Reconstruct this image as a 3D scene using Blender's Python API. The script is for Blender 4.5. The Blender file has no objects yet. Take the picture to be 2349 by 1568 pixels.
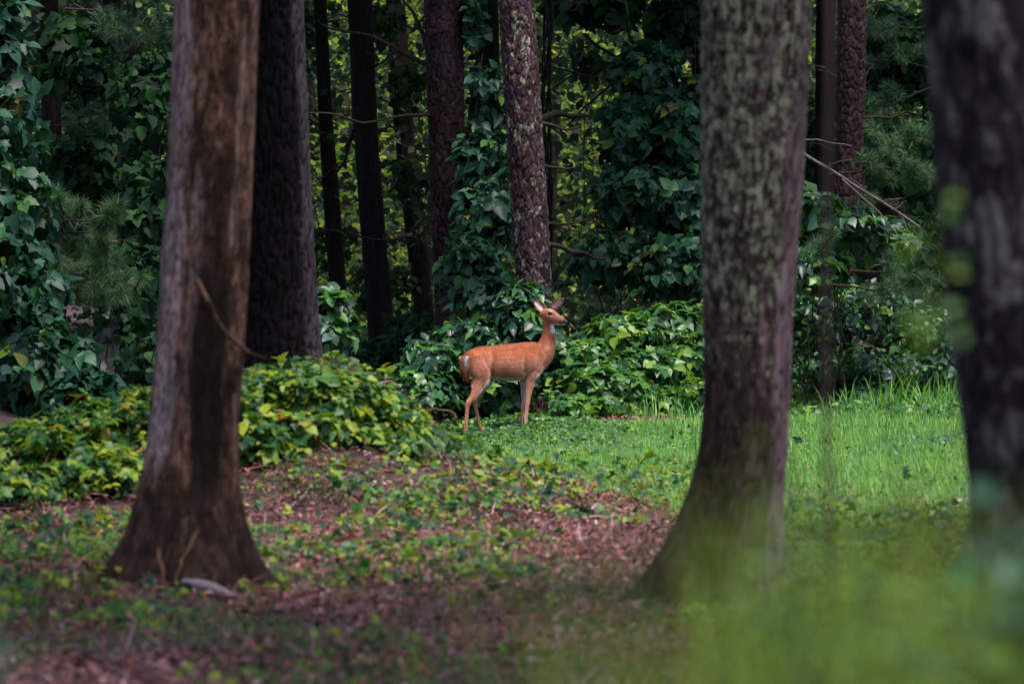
import bpy, math, random
import numpy as np
from mathutils import Matrix, Vector

rng = np.random.default_rng(7)
random.seed(7)
SC = bpy.context.scene
COL = SC.collection

# ------------------------------------------------------------------ camera, light, exposure
EYE = 1.6                       # lens height above the ground
FPX = 200.0 / 36.0 * 1024.0     # 200 mm lens
HORIZON = 272.5                 # row of the horizon at 1024 px width
cam_d = bpy.data.cameras.new("camera")
cam = bpy.data.objects.new("camera", cam_d)
COL.objects.link(cam)
cam_d.lens = 200.0
cam_d.sensor_width = 36.0
cam.location = (0, 0, EYE)
cam.rotation_euler = (math.radians(90) - math.atan((341.5 - HORIZON) / FPX), 0, 0)
cam_d.clip_start = 0.5
cam_d.clip_end = 1500
cam_d.dof.use_dof = True
cam_d.dof.focus_distance = 57.5
cam_d.dof.aperture_fstop = 4.5
SC.camera = cam

SUN_EL, SUN_AZ = math.radians(70), math.radians(140)   # azimuth clockwise from +Y
world = bpy.data.worlds.new("World")
SC.world = world
world.use_nodes = True
wn = world.node_tree
bg = wn.nodes["Background"]
sky = wn.nodes.new("ShaderNodeTexSky")
sky.sky_type = 'NISHITA'
sky.sun_disc = False
sky.sun_elevation = SUN_EL
sky.sun_rotation = SUN_AZ
sky.air_density = 1.0
sky.dust_density = 2.5
wn.links.new(sky.outputs[0], bg.inputs[0])
bg.inputs[1].default_value = 0.10
sun_d = bpy.data.lights.new("sun", 'SUN')
sun_d.energy = 2.2
sun_d.angle = math.radians(15)
sun_d.color = (1.0, 0.95, 0.88)
sun = bpy.data.objects.new("sun", sun_d)
COL.objects.link(sun)
sdir = Vector((math.sin(SUN_AZ) * math.cos(SUN_EL), math.cos(SUN_AZ) * math.cos(SUN_EL), math.sin(SUN_EL)))
sun.rotation_euler = sdir.to_track_quat('Z', 'Y').to_euler()
SC.view_settings.view_transform = 'Standard'
SC.view_settings.look = 'None'
SC.view_settings.gamma = 1.0
SC.view_settings.exposure = 1.5
SC.view_settings.use_curve_mapping = False
SC.render.engine = 'CYCLES'
SC.cycles.max_bounces = 6
SC.cycles.diffuse_bounces = 4
SC.cycles.glossy_bounces = 2
SC.cycles.transmission_bounces = 3
SC.cycles.use_denoising = True
SC.cycles.caustics_reflective = False
SC.cycles.caustics_refractive = False

# ------------------------------------------------------------------ helpers
K = 1024.0 / 2348.0             # notes on the photograph were taken at 2348 px width


def W(px, py, Y):
    """world point seen at (px, py) of the 2348 px wide photograph, Y metres away"""
    return np.array([(px * K - 512.0) / FPX * Y, Y, EYE - (py * K - HORIZON) / FPX * Y])


def mpp(Y):
    return K / FPX * Y           # metres per 2348-px at distance Y


def sstep(a, b, x):
    t = np.clip((x - a) / (b - a), 0, 1)
    return t * t * (3 - 2 * t)


def lattice(ix, iy, seed):
    h = (ix.astype(np.int64) * 374761393 + iy.astype(np.int64) * 668265263 + seed * 974634777) & 0xFFFFFFFF
    h = ((h ^ (h >> 13)) * 1274126177) & 0xFFFFFFFF
    h = (h ^ (h >> 16)) & 0xFFFFFFFF
    return h / 4294967295.0


def vnoise(x, y, seed=0):
    x, y = np.broadcast_arrays(np.asarray(x, float), np.asarray(y, float))
    ix, iy = np.floor(x).astype(np.int64), np.floor(y).astype(np.int64)
    fx, fy = x - ix, y - iy
    fx, fy = fx * fx * (3 - 2 * fx), fy * fy * (3 - 2 * fy)
    a, b = lattice(ix, iy, seed), lattice(ix + 1, iy, seed)
    c, d = lattice(ix, iy + 1, seed), lattice(ix + 1, iy + 1, seed)
    return (a * (1 - fx) + b * fx) * (1 - fy) + (c * (1 - fx) + d * fx) * fy


def fbm(x, y, seed=0, octs=4):
    s, a, t = 0, 1, 0
    for o in range(octs):
        s = s + a * vnoise(x * 2 ** o, y * 2 ** o, seed + o * 17)
        t += a
        a *= 0.5
    return s / t


def worley(x, y, seed, wrap=None):
    """F1, F2 and the id of the nearest cell; x wraps round after `wrap` cells"""
    ix, iy = np.floor(x).astype(np.int64), np.floor(y).astype(np.int64)
    f1 = np.full(x.shape, 9.0)
    f2 = np.full(x.shape, 9.0)
    cid = np.zeros(x.shape)
    for dx in (-1, 0, 1):
        for dy in (-1, 0, 1):
            cx, cy = ix + dx, iy + dy
            wx = cx % wrap if wrap else cx
            px = cx + lattice(wx, cy, seed)
            py = cy + lattice(wx, cy, seed + 5)
            d = np.hypot(px - x, py - y)
            near = d < f1
            f2 = np.where(near, f1, np.minimum(f2, d))
            cid = np.where(near, lattice(wx, cy, seed + 9), cid)
            f1 = np.where(near, d, f1)
    return f1, f2, cid


# ground height ----------------------------------------------------------------
RIDGE_U = np.array([-400, 0, 80, 150, 240, 300, 350, 400, 440, 480, 520, 570, 660, 800])
RIDGE_V = np.array([432, 447, 431, 417, 390, 376, 378, 404, 442, 464, 478, 490, 508, 509])
RIDGE_X = (RIDGE_U - 512) / FPX * 40
RIDGE_Z = EYE - (RIDGE_V - HORIZON) / FPX * 40
RIDGE_Z = np.maximum(RIDGE_Z, 0)
RIDGE_Z[-2:] = 0


def gh(x, y):
    x, y = np.asarray(x, float), np.asarray(y, float)
    z = 0.26 * sstep(58, 70, y) + 0.012 * np.clip(y - 70, 0, 60)
    ridge = np.interp(x, RIDGE_X, RIDGE_Z)
    prof = sstep(34.5, 40, y) * (1 - sstep(40.5, 47, y) * (1 - 0.25 * sstep(-1.5, -4, x)))
    z = z + ridge * prof * (0.93 + 0.14 * fbm(x * 1.3, y * 0.8, 3))
    dz = -0.014 + 0.092 * sstep(-0.47, 0.15, x)
    z = z + dz * np.exp(-((y - 57.2) / 2.2) ** 2)
    z = z + 0.35 * sstep(-3.0, -5.0, x) * sstep(44, 52, y)
    z = z + 0.05 * (fbm(x * 0.5, y * 0.35, 11) - 0.5) * sstep(3, 7, np.abs(y - 57))
    z = z + 0.16 * (fbm(x * 0.8, y * 0.25, 12) - 0.5) * sstep(0.8, 2.0, x) * sstep(36, 42, y)
    return z


# mesh building ------------------------------------------------------------------
def mesh_np(name, V, F, mats, tint=None, smooth=False, attr=None, colors=None):
    """V (n,3); F list of (m,k) index arrays"""
    me = bpy.data.meshes.new(name)
    if isinstance(F, np.ndarray):
        F = [F]
    F = [f for f in F if len(f)]
    loops = np.concatenate([f.ravel() for f in F]).astype(np.int32)
    sizes = np.concatenate([np.full(len(f), f.shape[1]) for f in F]).astype(np.int32)
    me.vertices.add(len(V))
    me.vertices.foreach_set("co", np.asarray(V, np.float32).ravel())
    me.loops.add(len(loops))
    me.loops.foreach_set("vertex_index", loops)
    me.polygons.add(len(sizes))
    me.polygons.foreach_set("loop_start", np.concatenate([[0], np.cumsum(sizes)[:-1]]).astype(np.int32))
    if smooth:
        me.polygons.foreach_set("use_smooth", np.ones(len(sizes), bool))
    me.update(calc_edges=True)
    if tint is not None:
        a = me.attributes.new("tint", 'FLOAT', 'POINT')
        a.data.foreach_set("value", np.asarray(tint, np.float32))
    if attr is not None:
        for k, v in attr.items():
            a = me.attributes.new(k, 'FLOAT', 'POINT')
            a.data.foreach_set("value", np.asarray(v, np.float32))
    if colors is not None:
        a = me.attributes.new("coat", 'FLOAT_COLOR', 'POINT')
        a.data.foreach_set("color", np.asarray(colors, np.float32).ravel())
    for m in (mats if isinstance(mats, (list, tuple)) else [mats]):
        me.materials.append(m)
    return me


def link(name, data, parent=None, loc=None):
    o = bpy.data.objects.new(name, data)
    COL.objects.link(o)
    if parent is not None:
        o.parent = parent
        o.location = -parent.location if loc is None else loc
    elif loc is not None:
        o.location = loc
    return o


def tag(o, label, cat, group=None):
    o["label"] = label
    o["category"] = cat
    if group:
        o["group"] = group
    return o


def thing(name, loc, label, cat, group=None):
    o = bpy.data.objects.new(name, None)
    o.empty_display_size = 0.2
    COL.objects.link(o)
    o.location = [float(c) for c in loc]
    return tag(o, label, cat, group)


def structure(o):
    o["kind"] = "structure"
    return o


def stuff(o, label=None, cat=None):
    o["kind"] = "stuff"
    if label:
        tag(o, label, cat)
    return o


# leaf templates: lie in XY, base at origin, tip towards +Y, face towards +Z ----------
def leaf_template(outline, ys, fold=0.12, droop=0.12):
    """outline: right half (x, y) from base to tip; ys: midrib points"""
    right = [(x, y) for x, y in outline]
    V, F = [], []
    mid = []
    for y in ys:
        mid.append(len(V))
        V.append((0, y, -droop * y * y))
    for s in (1, -1):
        idx = []
        for x, y in right:
            idx.append(len(V))
            V.append((s * x, y, abs(x) * fold * 2 - droop * y * y + 0.02 * math.sin(9 * y)))
        chain = idx
        mi = 0
        for k in range(len(chain) - 1):
            while mi < len(mid) - 1 and V[mid[mi]][1] < V[chain[k]][1] - 0.02 and mi < len(mid) - 2:
                F.append((mid[mi], chain[k], mid[mi + 1]) if s > 0 else (mid[mi], mid[mi + 1], chain[k]))
                mi += 1
            F.append((mid[mi], chain[k], chain[k + 1]) if s > 0 else (mid[mi], chain[k + 1], chain[k]))
        while mi < len(mid) - 1:
            F.append((mid[mi], chain[-1], mid[mi + 1]) if s > 0 else (mid[mi], mid[mi + 1], chain[-1]))
            mi += 1
    return np.array(V, float), np.array(F, int)


OVATE = leaf_template([(0.16, 0.03), (0.34, 0.22), (0.36, 0.42), (0.22, 0.72)], (0, 0.4, 0.75, 1.0))
LOBED = leaf_template([(0.15, 0.0), (0.36, 0.14), (0.43, 0.34), (0.33, 0.42), (0.32, 0.6), (0.17, 0.8)], (0, 0.35, 0.7, 1.0), 0.16, 0.2)
LOPSIDED = (LOBED[0] * np.array([0.8, 1.05, 1.6]) + np.array([0.1, 0, 0]) * LOBED[0][:, 1:2] ** 2, LOBED[1])
BROAD = leaf_template([(0.2, -0.08), (0.42, 0.12), (0.46, 0.38), (0.34, 0.62), (0.15, 0.84)], (0, 0.35, 0.7, 1.0), 0.1, 0.3)
MAPLE = leaf_template([(0.12, -0.06), (0.5, -0.02), (0.34, 0.2), (0.62, 0.48), (0.3, 0.46), (0.24, 0.7)], (0, 0.3, 0.6, 1.0))
SIMPLE = (np.array([(0, 0, 0), (0.3, 0.4, 0.06), (0, 1, -0.1), (-0.3, 0.4, 0.06), (0, 0.5, -0.03)], float),
          np.array([(0, 1, 4), (1, 2, 4), (2, 3, 4), (3, 0, 4)]))
BLADE = (np.array([(-0.03, 0, 0), (0.03, 0, 0), (-0.024, 0.45, 0.05), (0.024, 0.45, 0.05), (-0.012, 0.8, 0.19), (0.012, 0.8, 0.19), (0, 1.0, 0.36)], float),
         np.array([(0, 1, 3), (0, 3, 2), (2, 3, 5), (2, 5, 4), (4, 5, 6)]))
NEEDLE = (np.array([(-0.014, 0, 0), (0.014, 0, 0), (0.011, 0.55, 0.02), (-0.011, 0.55, 0.02), (0, 1, -0.03)], float),
          np.array([(0, 1, 2), (0, 2, 3), (3, 2, 4)]))


def trifoliate(t1, t2, spread=1.0, lift=0.0):
    V, F = [np.array([(-0.012, 0, 0), (0.012, 0, 0), (0, 0.42, 0.02)])], [np.array([(0, 1, 2)])]
    n = 3
    for ang, sc, t, off in ((0, 1.0, t1, (0, 0.42, 0)), (62 * spread, 0.86, t2, (0.02, 0.3, 0)), (-62 * spread, 0.86, t2, (-0.02, 0.3, 0))):
        a = math.radians(-ang)
        R = np.array([[math.cos(a), -math.sin(a), 0], [math.sin(a), math.cos(a), 0], [0, 0, 1]])
        v = t[0] * sc * 0.62
        tilt = math.radians(12 if ang else -8) + lift
        T = np.array([[1, 0, 0], [0, math.cos(tilt), math.sin(tilt)], [0, -math.sin(tilt), math.cos(tilt)]])
        V.append(v @ T.T @ R.T + np.array(off))
        F.append(t[1] + n)
        n += len(v)
    return np.concatenate(V), np.concatenate(F)


TRI_A = trifoliate(LOBED, LOBED)
TRI_B = trifoliate(OVATE, LOBED, 0.9, 0.1)
TRI_C = trifoliate(LOBED, OVATE, 1.15, -0.15)


def frames(nrm, tip):
    """rotation matrices from face normals and tip directions"""
    n = nrm / np.linalg.norm(nrm, axis=1, keepdims=True)
    t = tip - n * np.sum(tip * n, axis=1, keepdims=True)
    t /= np.linalg.norm(t, axis=1, keepdims=True) + 1e-9
    s = np.cross(t, n)
    return np.stack([s, t, n], axis=2)


def leaves_arrays(templates, pos, R, size, pick=None, tint=None):
    n = len(pos)
    if pick is None:
        pick = rng.integers(0, len(templates), n)
    if tint is None:
        tint = rng.random(n)
    VV, FF, TT, off = [], [], [], 0
    for k, (tv, tf) in enumerate(templates):
        m = pick == k
        c = int(m.sum())
        if not c:
            continue
        sc = size[m]
        sc = sc[:, None, None] if sc.ndim == 1 else sc[:, None, :]
        v = np.einsum('nij,nkj->nki', R[m], tv[None] * sc) + pos[m][:, None, :]
        f = tf[None] + (np.arange(c) * len(tv))[:, None, None] + off
        VV.append(v.reshape(-1, 3))
        FF.append(f.reshape(-1, tf.shape[1]))
        TT.append(np.repeat(tint[m], len(tv)))
        off += c * len(tv)
    return np.concatenate(VV), np.concatenate(FF), np.concatenate(TT)


def leaf_mass(name, templates, pos, R, size, mat, parent=None, tint=None):
    V, F, T = leaves_arrays(templates, pos, R, size, tint=tint)
    return link(name, mesh_np(name, V, F, mat, tint=T), parent)


def rand_dirs(n):
    v = rng.normal(size=(n, 3))
    return v / np.linalg.norm(v, axis=1, keepdims=True)


# tubes ----------------------------------------------------------------------------
def tube_arrays(P, r, sides=7, off=0):
    P = np.asarray(P, float)
    r = np.broadcast_to(np.asarray(r, float), (len(P),))
    T = np.gradient(P, axis=0)
    T /= np.linalg.norm(T, axis=1, keepdims=True) + 1e-9
    ref = np.array([0, 1, 0.0]) if abs(T[0][1]) < 0.8 else np.array([1.0, 0, 0])
    A = np.cross(T, ref)
    A /= np.linalg.norm(A, axis=1, keepdims=True) + 1e-9
    B = np.cross(T, A)
    th = np.linspace(0, 2 * math.pi, sides, endpoint=False)
    V = P[:, None] + r[:, None, None] * (np.cos(th)[None, :, None] * A[:, None] + np.sin(th)[None, :, None] * B[:, None])
    i = np.arange(len(P) - 1)[:, None] * sides
    j = np.arange(sides)[None]
    F = np.stack([i + j, i + (j + 1) % sides, i + sides + (j + 1) % sides, i + sides + j], axis=2).reshape(-1, 4)
    return V.reshape(-1, 3), F + off


def wobble(p0, p1, n, amp, sag=0.0):
    t = np.linspace(0, 1, n)[:, None]
    P = np.asarray(p0) * (1 - t) + np.asarray(p1) * t
    L = np.linalg.norm(np.asarray(p1) - np.asarray(p0))
    ph = rng.random(6) * 6.28
    w = np.stack([np.sin(t[:, 0] * 5 + ph[0]) + 0.5 * np.sin(t[:, 0] * 13 + ph[1]),
                  np.sin(t[:, 0] * 6 + ph[2]),
                  np.sin(t[:, 0] * 4.4 + ph[4]) + 0.5 * np.sin(t[:, 0] * 11 + ph[5])], 1)
    P = P + (w - w[0]) * amp * L * np.minimum(1, t * 3)
    P[:, 2] -= sag * np.sin(t[:, 0] * math.pi)
    return P


def tubes_mesh(name, lines, mat, sides=6, tint=None):
    VV, FF, TT, off = [], [], [], 0
    for P, r in lines:
        V, F = tube_arrays(P, r, sides, off)
        VV.append(V)
        FF.append(F)
        TT.append(np.full(len(V), rng.random()))
        off += len(V)
    return mesh_np(name, np.concatenate(VV), np.concatenate(FF), mat, tint=np.concatenate(TT), smooth=True)


def branch_lines(p0, p1, r0, depth=2, n=9, amp=0.03, kids=4, spread=0.6):
    P = wobble(p0, p1, n, amp)
    lines = [(P, np.linspace(r0, r0 * 0.35, n))]
    if depth > 0:
        L = np.linalg.norm(np.asarray(p1) - np.asarray(p0))
        for k in range(kids):
            t = rng.uniform(0.25, 0.95)
            q = P[int(t * (n - 1))]
            d = (np.asarray(p1) - np.asarray(p0)) / L + rng.normal(size=3) * spread * np.array([1, 1, 0.8])
            d /= np.linalg.norm(d)
            lines += branch_lines(q, q + d * L * rng.uniform(0.25, 0.5), r0 * 0.45, depth - 1, max(5, n - 3), amp, max(2, kids - 1), spread)
    return lines


# ------------------------------------------------------------------ materials
def node_mat(name):
    m = bpy.data.materials.new(name)
    m.use_nodes = True
    nt = m.node_tree
    return m, nt, nt.nodes["Principled BSDF"], nt.nodes["Material Output"]


def N(nt, kind, **kw):
    n = nt.nodes.new(kind)
    for k, v in kw.items():
        setattr(n, k, v)
    return n


def ramp(nt, stops, interp='LINEAR'):
    r = N(nt, "ShaderNodeValToRGB")
    r.color_ramp.interpolation = interp
    els = r.color_ramp.elements
    while len(els) < len(stops):
        els.new(0.5)
    for e, (p, c) in zip(els, stops):
        e.position = p
        e.color = (*c, 1)
    return r


def noise_node(nt, scale, detail=3, rough=0.55, vec=None, dims='3D'):
    n = N(nt, "ShaderNodeTexNoise")
    n.inputs["Scale"].default_value = scale
    n.inputs["Detail"].default_value = detail
    n.inputs["Roughness"].default_value = rough
    if vec is not None:
        nt.links.new(vec, n.inputs["Vector"])
    return n


def world_pos(nt, scale=(1, 1, 1)):
    g = N(nt, "ShaderNodeNewGeometry")
    mp = N(nt, "ShaderNodeMapping")
    mp.inputs["Scale"].default_value = scale
    nt.links.new(g.outputs["Position"], mp.inputs["Vector"])
    return mp.outputs["Vector"]


def mixc(nt, fac, a, b, mode='MIX'):
    m = N(nt, "ShaderNodeMix", data_type='RGBA', blend_type=mode)
    for sock, v in ((m.inputs[0], fac), (m.inputs[6], a), (m.inputs[7], b)):
        if isinstance(v, (int, float)):
            sock.default_value = v
        elif isinstance(v, tuple):
            sock.default_value = (*v, 1)
        else:
            nt.links.new(v, sock)
    return m.outputs[2]


def leaf_mat(name, stops, rough=0.45, transl=0.3, spec=0.5, tcol=1.35):
    m, nt, bs, out = node_mat(name)
    at = N(nt, "ShaderNodeAttribute", attribute_name="tint")
    oi = N(nt, "ShaderNodeObjectInfo")
    add = N(nt, "ShaderNodeMath", operation='ADD')
    nt.links.new(at.outputs["Fac"], add.inputs[0])
    nt.links.new(oi.outputs["Random"], add.inputs[1])
    fr = N(nt, "ShaderNodeMath", operation='FRACT')
    nt.links.new(add.outputs[0], fr.inputs[0])
    r = ramp(nt, stops)
    nt.links.new(fr.outputs[0], r.inputs[0])
    no = noise_node(nt, 14, 3, 0.6, world_pos(nt))
    rr = ramp(nt, [(0.3, (0.72, 0.72, 0.74)), (0.7, (1.2, 1.18, 1.1))])
    nt.links.new(no.outputs["Fac"], rr.inputs[0])
    col = mixc(nt, 1.0, r.outputs[0], rr.outputs[0], 'MULTIPLY')
    nt.links.new(col, bs.inputs["Base Color"])
    bs.inputs["Roughness"].default_value = rough
    bs.inputs["Specular IOR Level"].default_value = spec
    tr = N(nt, "ShaderNodeBsdfTranslucent")
    tc = mixc(nt, 1.0, col, (tcol * 1.1, tcol, tcol * 0.55), 'MULTIPLY')
    nt.links.new(tc, tr.inputs["Color"])
    mx = N(nt, "ShaderNodeMixShader")
    mx.inputs[0].default_value = transl
    nt.links.new(bs.outputs[0], mx.inputs[1])
    nt.links.new(tr.outputs[0], mx.inputs[2])
    nt.links.new(mx.outputs[0], out.inputs["Surface"])
    return m


DK = (0.007, 0.031, 0.021)
MD = (0.013, 0.058, 0.034)
LT = (0.045, 0.15, 0.025)
YG = (0.13, 0.26, 0.022)
DEEP = (0.004, 0.016, 0.008)
M_KUDZU = leaf_mat("kudzu_leaf_dark", [(0, DK), (0.45, MD), (0.82, (0.018, 0.080, 0.040)), (0.93, (0.032, 0.12, 0.04)), (0.97, (0.10, 0.17, 0.02)), (1.0, (0.10, 0.07, 0.02))], 0.5, 0.25, 0.28)
M_SHADE = leaf_mat("shade_leaf", [(0, DEEP), (0.6, (0.008, 0.034, 0.014)), (1.0, (0.020, 0.070, 0.014))], 0.6, 0.3, 0.15)  # leaf green darkened to stand for deep shade
M_KUDZU_MIX = leaf_mat("kudzu_leaf_mixed", [(0, DK), (0.35, MD), (0.62, (0.022, 0.095, 0.030)), (0.85, LT), (1.0, YG)], 0.42, 0.28, 0.5)
M_BRIGHT = leaf_mat("leaf_bright", [(0, (0.012, 0.055, 0.022)), (0.35, (0.030, 0.12, 0.030)), (0.7, (0.065, 0.18, 0.025)), (1.0, (0.17, 0.28, 0.025))], 0.45, 0.32, 0.45)
M_YELLOW = leaf_mat("leaf_yellow_green", [(0, (0.010, 0.048, 0.024)), (0.35, (0.024, 0.10, 0.024)), (0.65, (0.085, 0.20, 0.016)), (0.96, (0.26, 0.31, 0.02)), (1.0, (0.20, 0.10, 0.02))], 0.5, 0.35, 0.4)
M_FAR = leaf_mat("far_leaf", [(0, (0.04, 0.11, 0.010)), (0.5, (0.13, 0.23, 0.015)), (1.0, (0.34, 0.38, 0.05))], 0.6, 0.45, 0.3)
M_FARDARK = leaf_mat("far_leaf_dark", [(0, (0.005, 0.018, 0.006)), (0.6, (0.014, 0.042, 0.010)), (1.0, (0.05, 0.095, 0.014))], 0.6, 0.35, 0.3)
M_CANOPY = leaf_mat("canopy_leaf", [(0, (0.03, 0.08, 0.02)), (1.0, (0.07, 0.14, 0.03))], 0.6, 0.25, 0.3)
M_GRASS = leaf_mat("grass_blade", [(0, (0.05, 0.19, 0.055)), (0.5, (0.13, 0.36, 0.075)), (0.85, (0.23, 0.45, 0.09)), (0.97, (0.26, 0.42, 0.08)), (1.0, (0.36, 0.34, 0.16))], 0.5, 0.4, 0.4)
M_NEEDLE = leaf_mat("pine_needle", [(0, (0.008, 0.035, 0.016)), (0.6, (0.020, 0.080, 0.028)), (0.93, (0.050, 0.13, 0.030)), (1.0, (0.12, 0.07, 0.03))], 0.5, 0.2, 0.4)
M_FORE = leaf_mat("near_leaf", [(0, (0.010, 0.045, 0.018)), (0.4, (0.035, 0.105, 0.014)), (0.75, (0.10, 0.18, 0.012)), (0.99, (0.13, 0.23, 0.02)), (1.0, (0.20, 0.12, 0.01))], 0.55, 0.3, 0.3)
M_NEARGRASS = leaf_mat("near_grass", [(0, (0.07, 0.15, 0.015)), (0.6, (0.16, 0.26, 0.025)), (1.0, (0.30, 0.32, 0.05))], 0.5, 0.4, 0.3)
M_LITTER = leaf_mat("dead_leaf", [(0, (0.030, 0.008, 0.009)), (0.3, (0.085, 0.024, 0.024)), (0.55, (0.165, 0.052, 0.056)), (0.82, (0.27, 0.130, 0.155)), (0.93, (0.32, 0.064, 0.028)), (1.0, (0.52, 0.36, 0.43))], 0.6, 0.1, 0.4)


def bark_mat(name, base, light, crack, patch=None, patch_amt=0.5, patch_scale=9, streak=(30, 30, 3), rough=0.85, blotch=None, blot_scale=2.0, pale=None, dark=None, patch_sharp=0.05, bump=0.6):
    """base/light mottling, crack colour from the carved relief, optional lichen patches"""
    m, nt, bs, out = node_mat(name)
    st = noise_node(nt, 1.0, 5, 0.65, world_pos(nt, streak))
    r = ramp(nt, [(0.35, base), (0.68, light)])
    nt.links.new(st.outputs["Fac"], r.inputs[0])
    col = r.outputs[0]
    if blotch:
        bn = noise_node(nt, blot_scale, 3, 0.6, world_pos(nt, (1.6, 1.6, 0.7)))
        br = ramp(nt, [(0.45, (0, 0, 0)), (0.58, (1, 1, 1))])
        nt.links.new(bn.outputs["Fac"], br.inputs[0])
        col = mixc(nt, br.outputs[0], col, blotch)
    if patch:
        pn = noise_node(nt, patch_scale, 5, 0.7, world_pos(nt, (1, 1, 0.7)))
        pr = ramp(nt, [(1 - patch_amt - 0.04, (0, 0, 0)), (1 - patch_amt + patch_sharp, (1, 1, 1))])
        lm = N(nt, "ShaderNodeAttribute", attribute_name="bare")
        sb = N(nt, "ShaderNodeMath", operation='MULTIPLY_ADD')
        nt.links.new(lm.outputs["Fac"], sb.inputs[0])
        sb.inputs[1].default_value = -0.22
        nt.links.new(pn.outputs["Fac"], sb.inputs[2])
        nt.links.new(sb.outputs[0], pr.inputs[0])
        col = mixc(nt, pr.outputs[0], col, patch)
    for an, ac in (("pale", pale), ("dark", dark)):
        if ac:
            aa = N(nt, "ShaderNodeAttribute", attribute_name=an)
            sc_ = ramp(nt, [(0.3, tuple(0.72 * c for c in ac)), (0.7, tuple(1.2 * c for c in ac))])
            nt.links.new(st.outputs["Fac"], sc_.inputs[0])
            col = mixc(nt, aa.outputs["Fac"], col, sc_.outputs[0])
    ca = N(nt, "ShaderNodeAttribute", attribute_name="crack")
    col = mixc(nt, ca.outputs["Fac"], col, crack)
    nt.links.new(col, bs.inputs["Base Color"])
    bs.inputs["Roughness"].default_value = rough
    bs.inputs["Specular IOR Level"].default_value = 0.10
    tn = N(nt, "ShaderNodeAttribute", attribute_name="tone")
    tm = N(nt, "ShaderNodeMath", operation='MULTIPLY_ADD')
    nt.links.new(tn.outputs["Fac"], tm.inputs[0])
    tm.inputs[1].default_value = 1.0
    tm.inputs[2].default_value = 1.0
    hs = N(nt, "ShaderNodeHueSaturation")
    nt.links.new(tm.outputs[0], hs.inputs["Value"])
    nt.links.new(col, hs.inputs["Color"])
    nt.links.new(hs.outputs[0], bs.inputs["Base Color"])
    bp = N(nt, "ShaderNodeBump")
    bp.inputs["Strength"].default_value = bump
    bp.inputs["Distance"].default_value = 0.01
    nt.links.new(st.outputs["Fac"], bp.inputs["Height"])
    nt.links.new(bp.outputs[0], bs.inputs["Normal"])
    return m


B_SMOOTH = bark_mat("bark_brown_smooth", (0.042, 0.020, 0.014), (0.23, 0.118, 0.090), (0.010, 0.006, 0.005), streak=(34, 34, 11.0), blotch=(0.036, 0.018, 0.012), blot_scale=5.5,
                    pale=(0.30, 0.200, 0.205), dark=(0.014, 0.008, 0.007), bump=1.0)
B_DARK = bark_mat("bark_dark_ridged", (0.004, 0.003, 0.003), (0.014, 0.009, 0.011), (0.002, 0.0015, 0.002), patch=(0.10, 0.09, 0.085), patch_amt=0.36, patch_scale=16, pale=(0.062, 0.044, 0.052))
B_EDGE = bark_mat("bark_edge_tree", (0.006, 0.004, 0.005), (0.030, 0.021, 0.026), (0.002, 0.002, 0.002), patch=(0.095, 0.082, 0.085), patch_amt=0.45, patch_scale=9, streak=(12, 12, 5))
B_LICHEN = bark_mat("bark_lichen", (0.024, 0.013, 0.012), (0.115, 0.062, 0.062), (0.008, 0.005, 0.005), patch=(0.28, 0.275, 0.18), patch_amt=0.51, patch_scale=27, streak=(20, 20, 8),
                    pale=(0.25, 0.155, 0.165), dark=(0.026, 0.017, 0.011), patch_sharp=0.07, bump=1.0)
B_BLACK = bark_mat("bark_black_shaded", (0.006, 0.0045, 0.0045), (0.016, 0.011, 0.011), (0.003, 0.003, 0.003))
B_PINE = bark_mat("bark_pine_plates", (0.013, 0.006, 0.007), (0.050, 0.026, 0.031), (0.005, 0.003, 0.004), streak=(24, 24, 14))
B_PINELICH = bark_mat("bark_pine_lichen_seams", (0.020, 0.009, 0.012), (0.078, 0.040, 0.052), (0.006, 0.004, 0.004), patch=(0.22, 0.22, 0.15), patch_amt=0.42, patch_scale=14, streak=(24, 24, 14))
B_TWIG = bark_mat("twig_bark", (0.018, 0.012, 0.010), (0.05, 0.034, 0.030), (0.02, 0.02, 0.02))
B_GREYTWIG = bark_mat("grey_twig_bark", (0.07, 0.05, 0.05), (0.15, 0.11, 0.11), (0.05, 0.04, 0.04))
B_VINE = bark_mat("vine_stem", (0.10, 0.10, 0.03), (0.22, 0.20, 0.06), (0.05, 0.04, 0.02))
B_TAN = bark_mat("bare_wood", (0.07, 0.035, 0.022), (0.14, 0.075, 0.050), (0.06, 0.04, 0.03), streak=(40, 40, 3))
B_STONE = bark_mat("stone_surface", (0.15, 0.09, 0.065), (0.22, 0.15, 0.11), (0.1, 0.07, 0.06), streak=(8, 8, 8))
B_CHIP = bark_mat("pale_bark_chip", (0.15, 0.12, 0.14), (0.24, 0.20, 0.23), (0.1, 0.08, 0.09), streak=(40, 8, 8))


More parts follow.
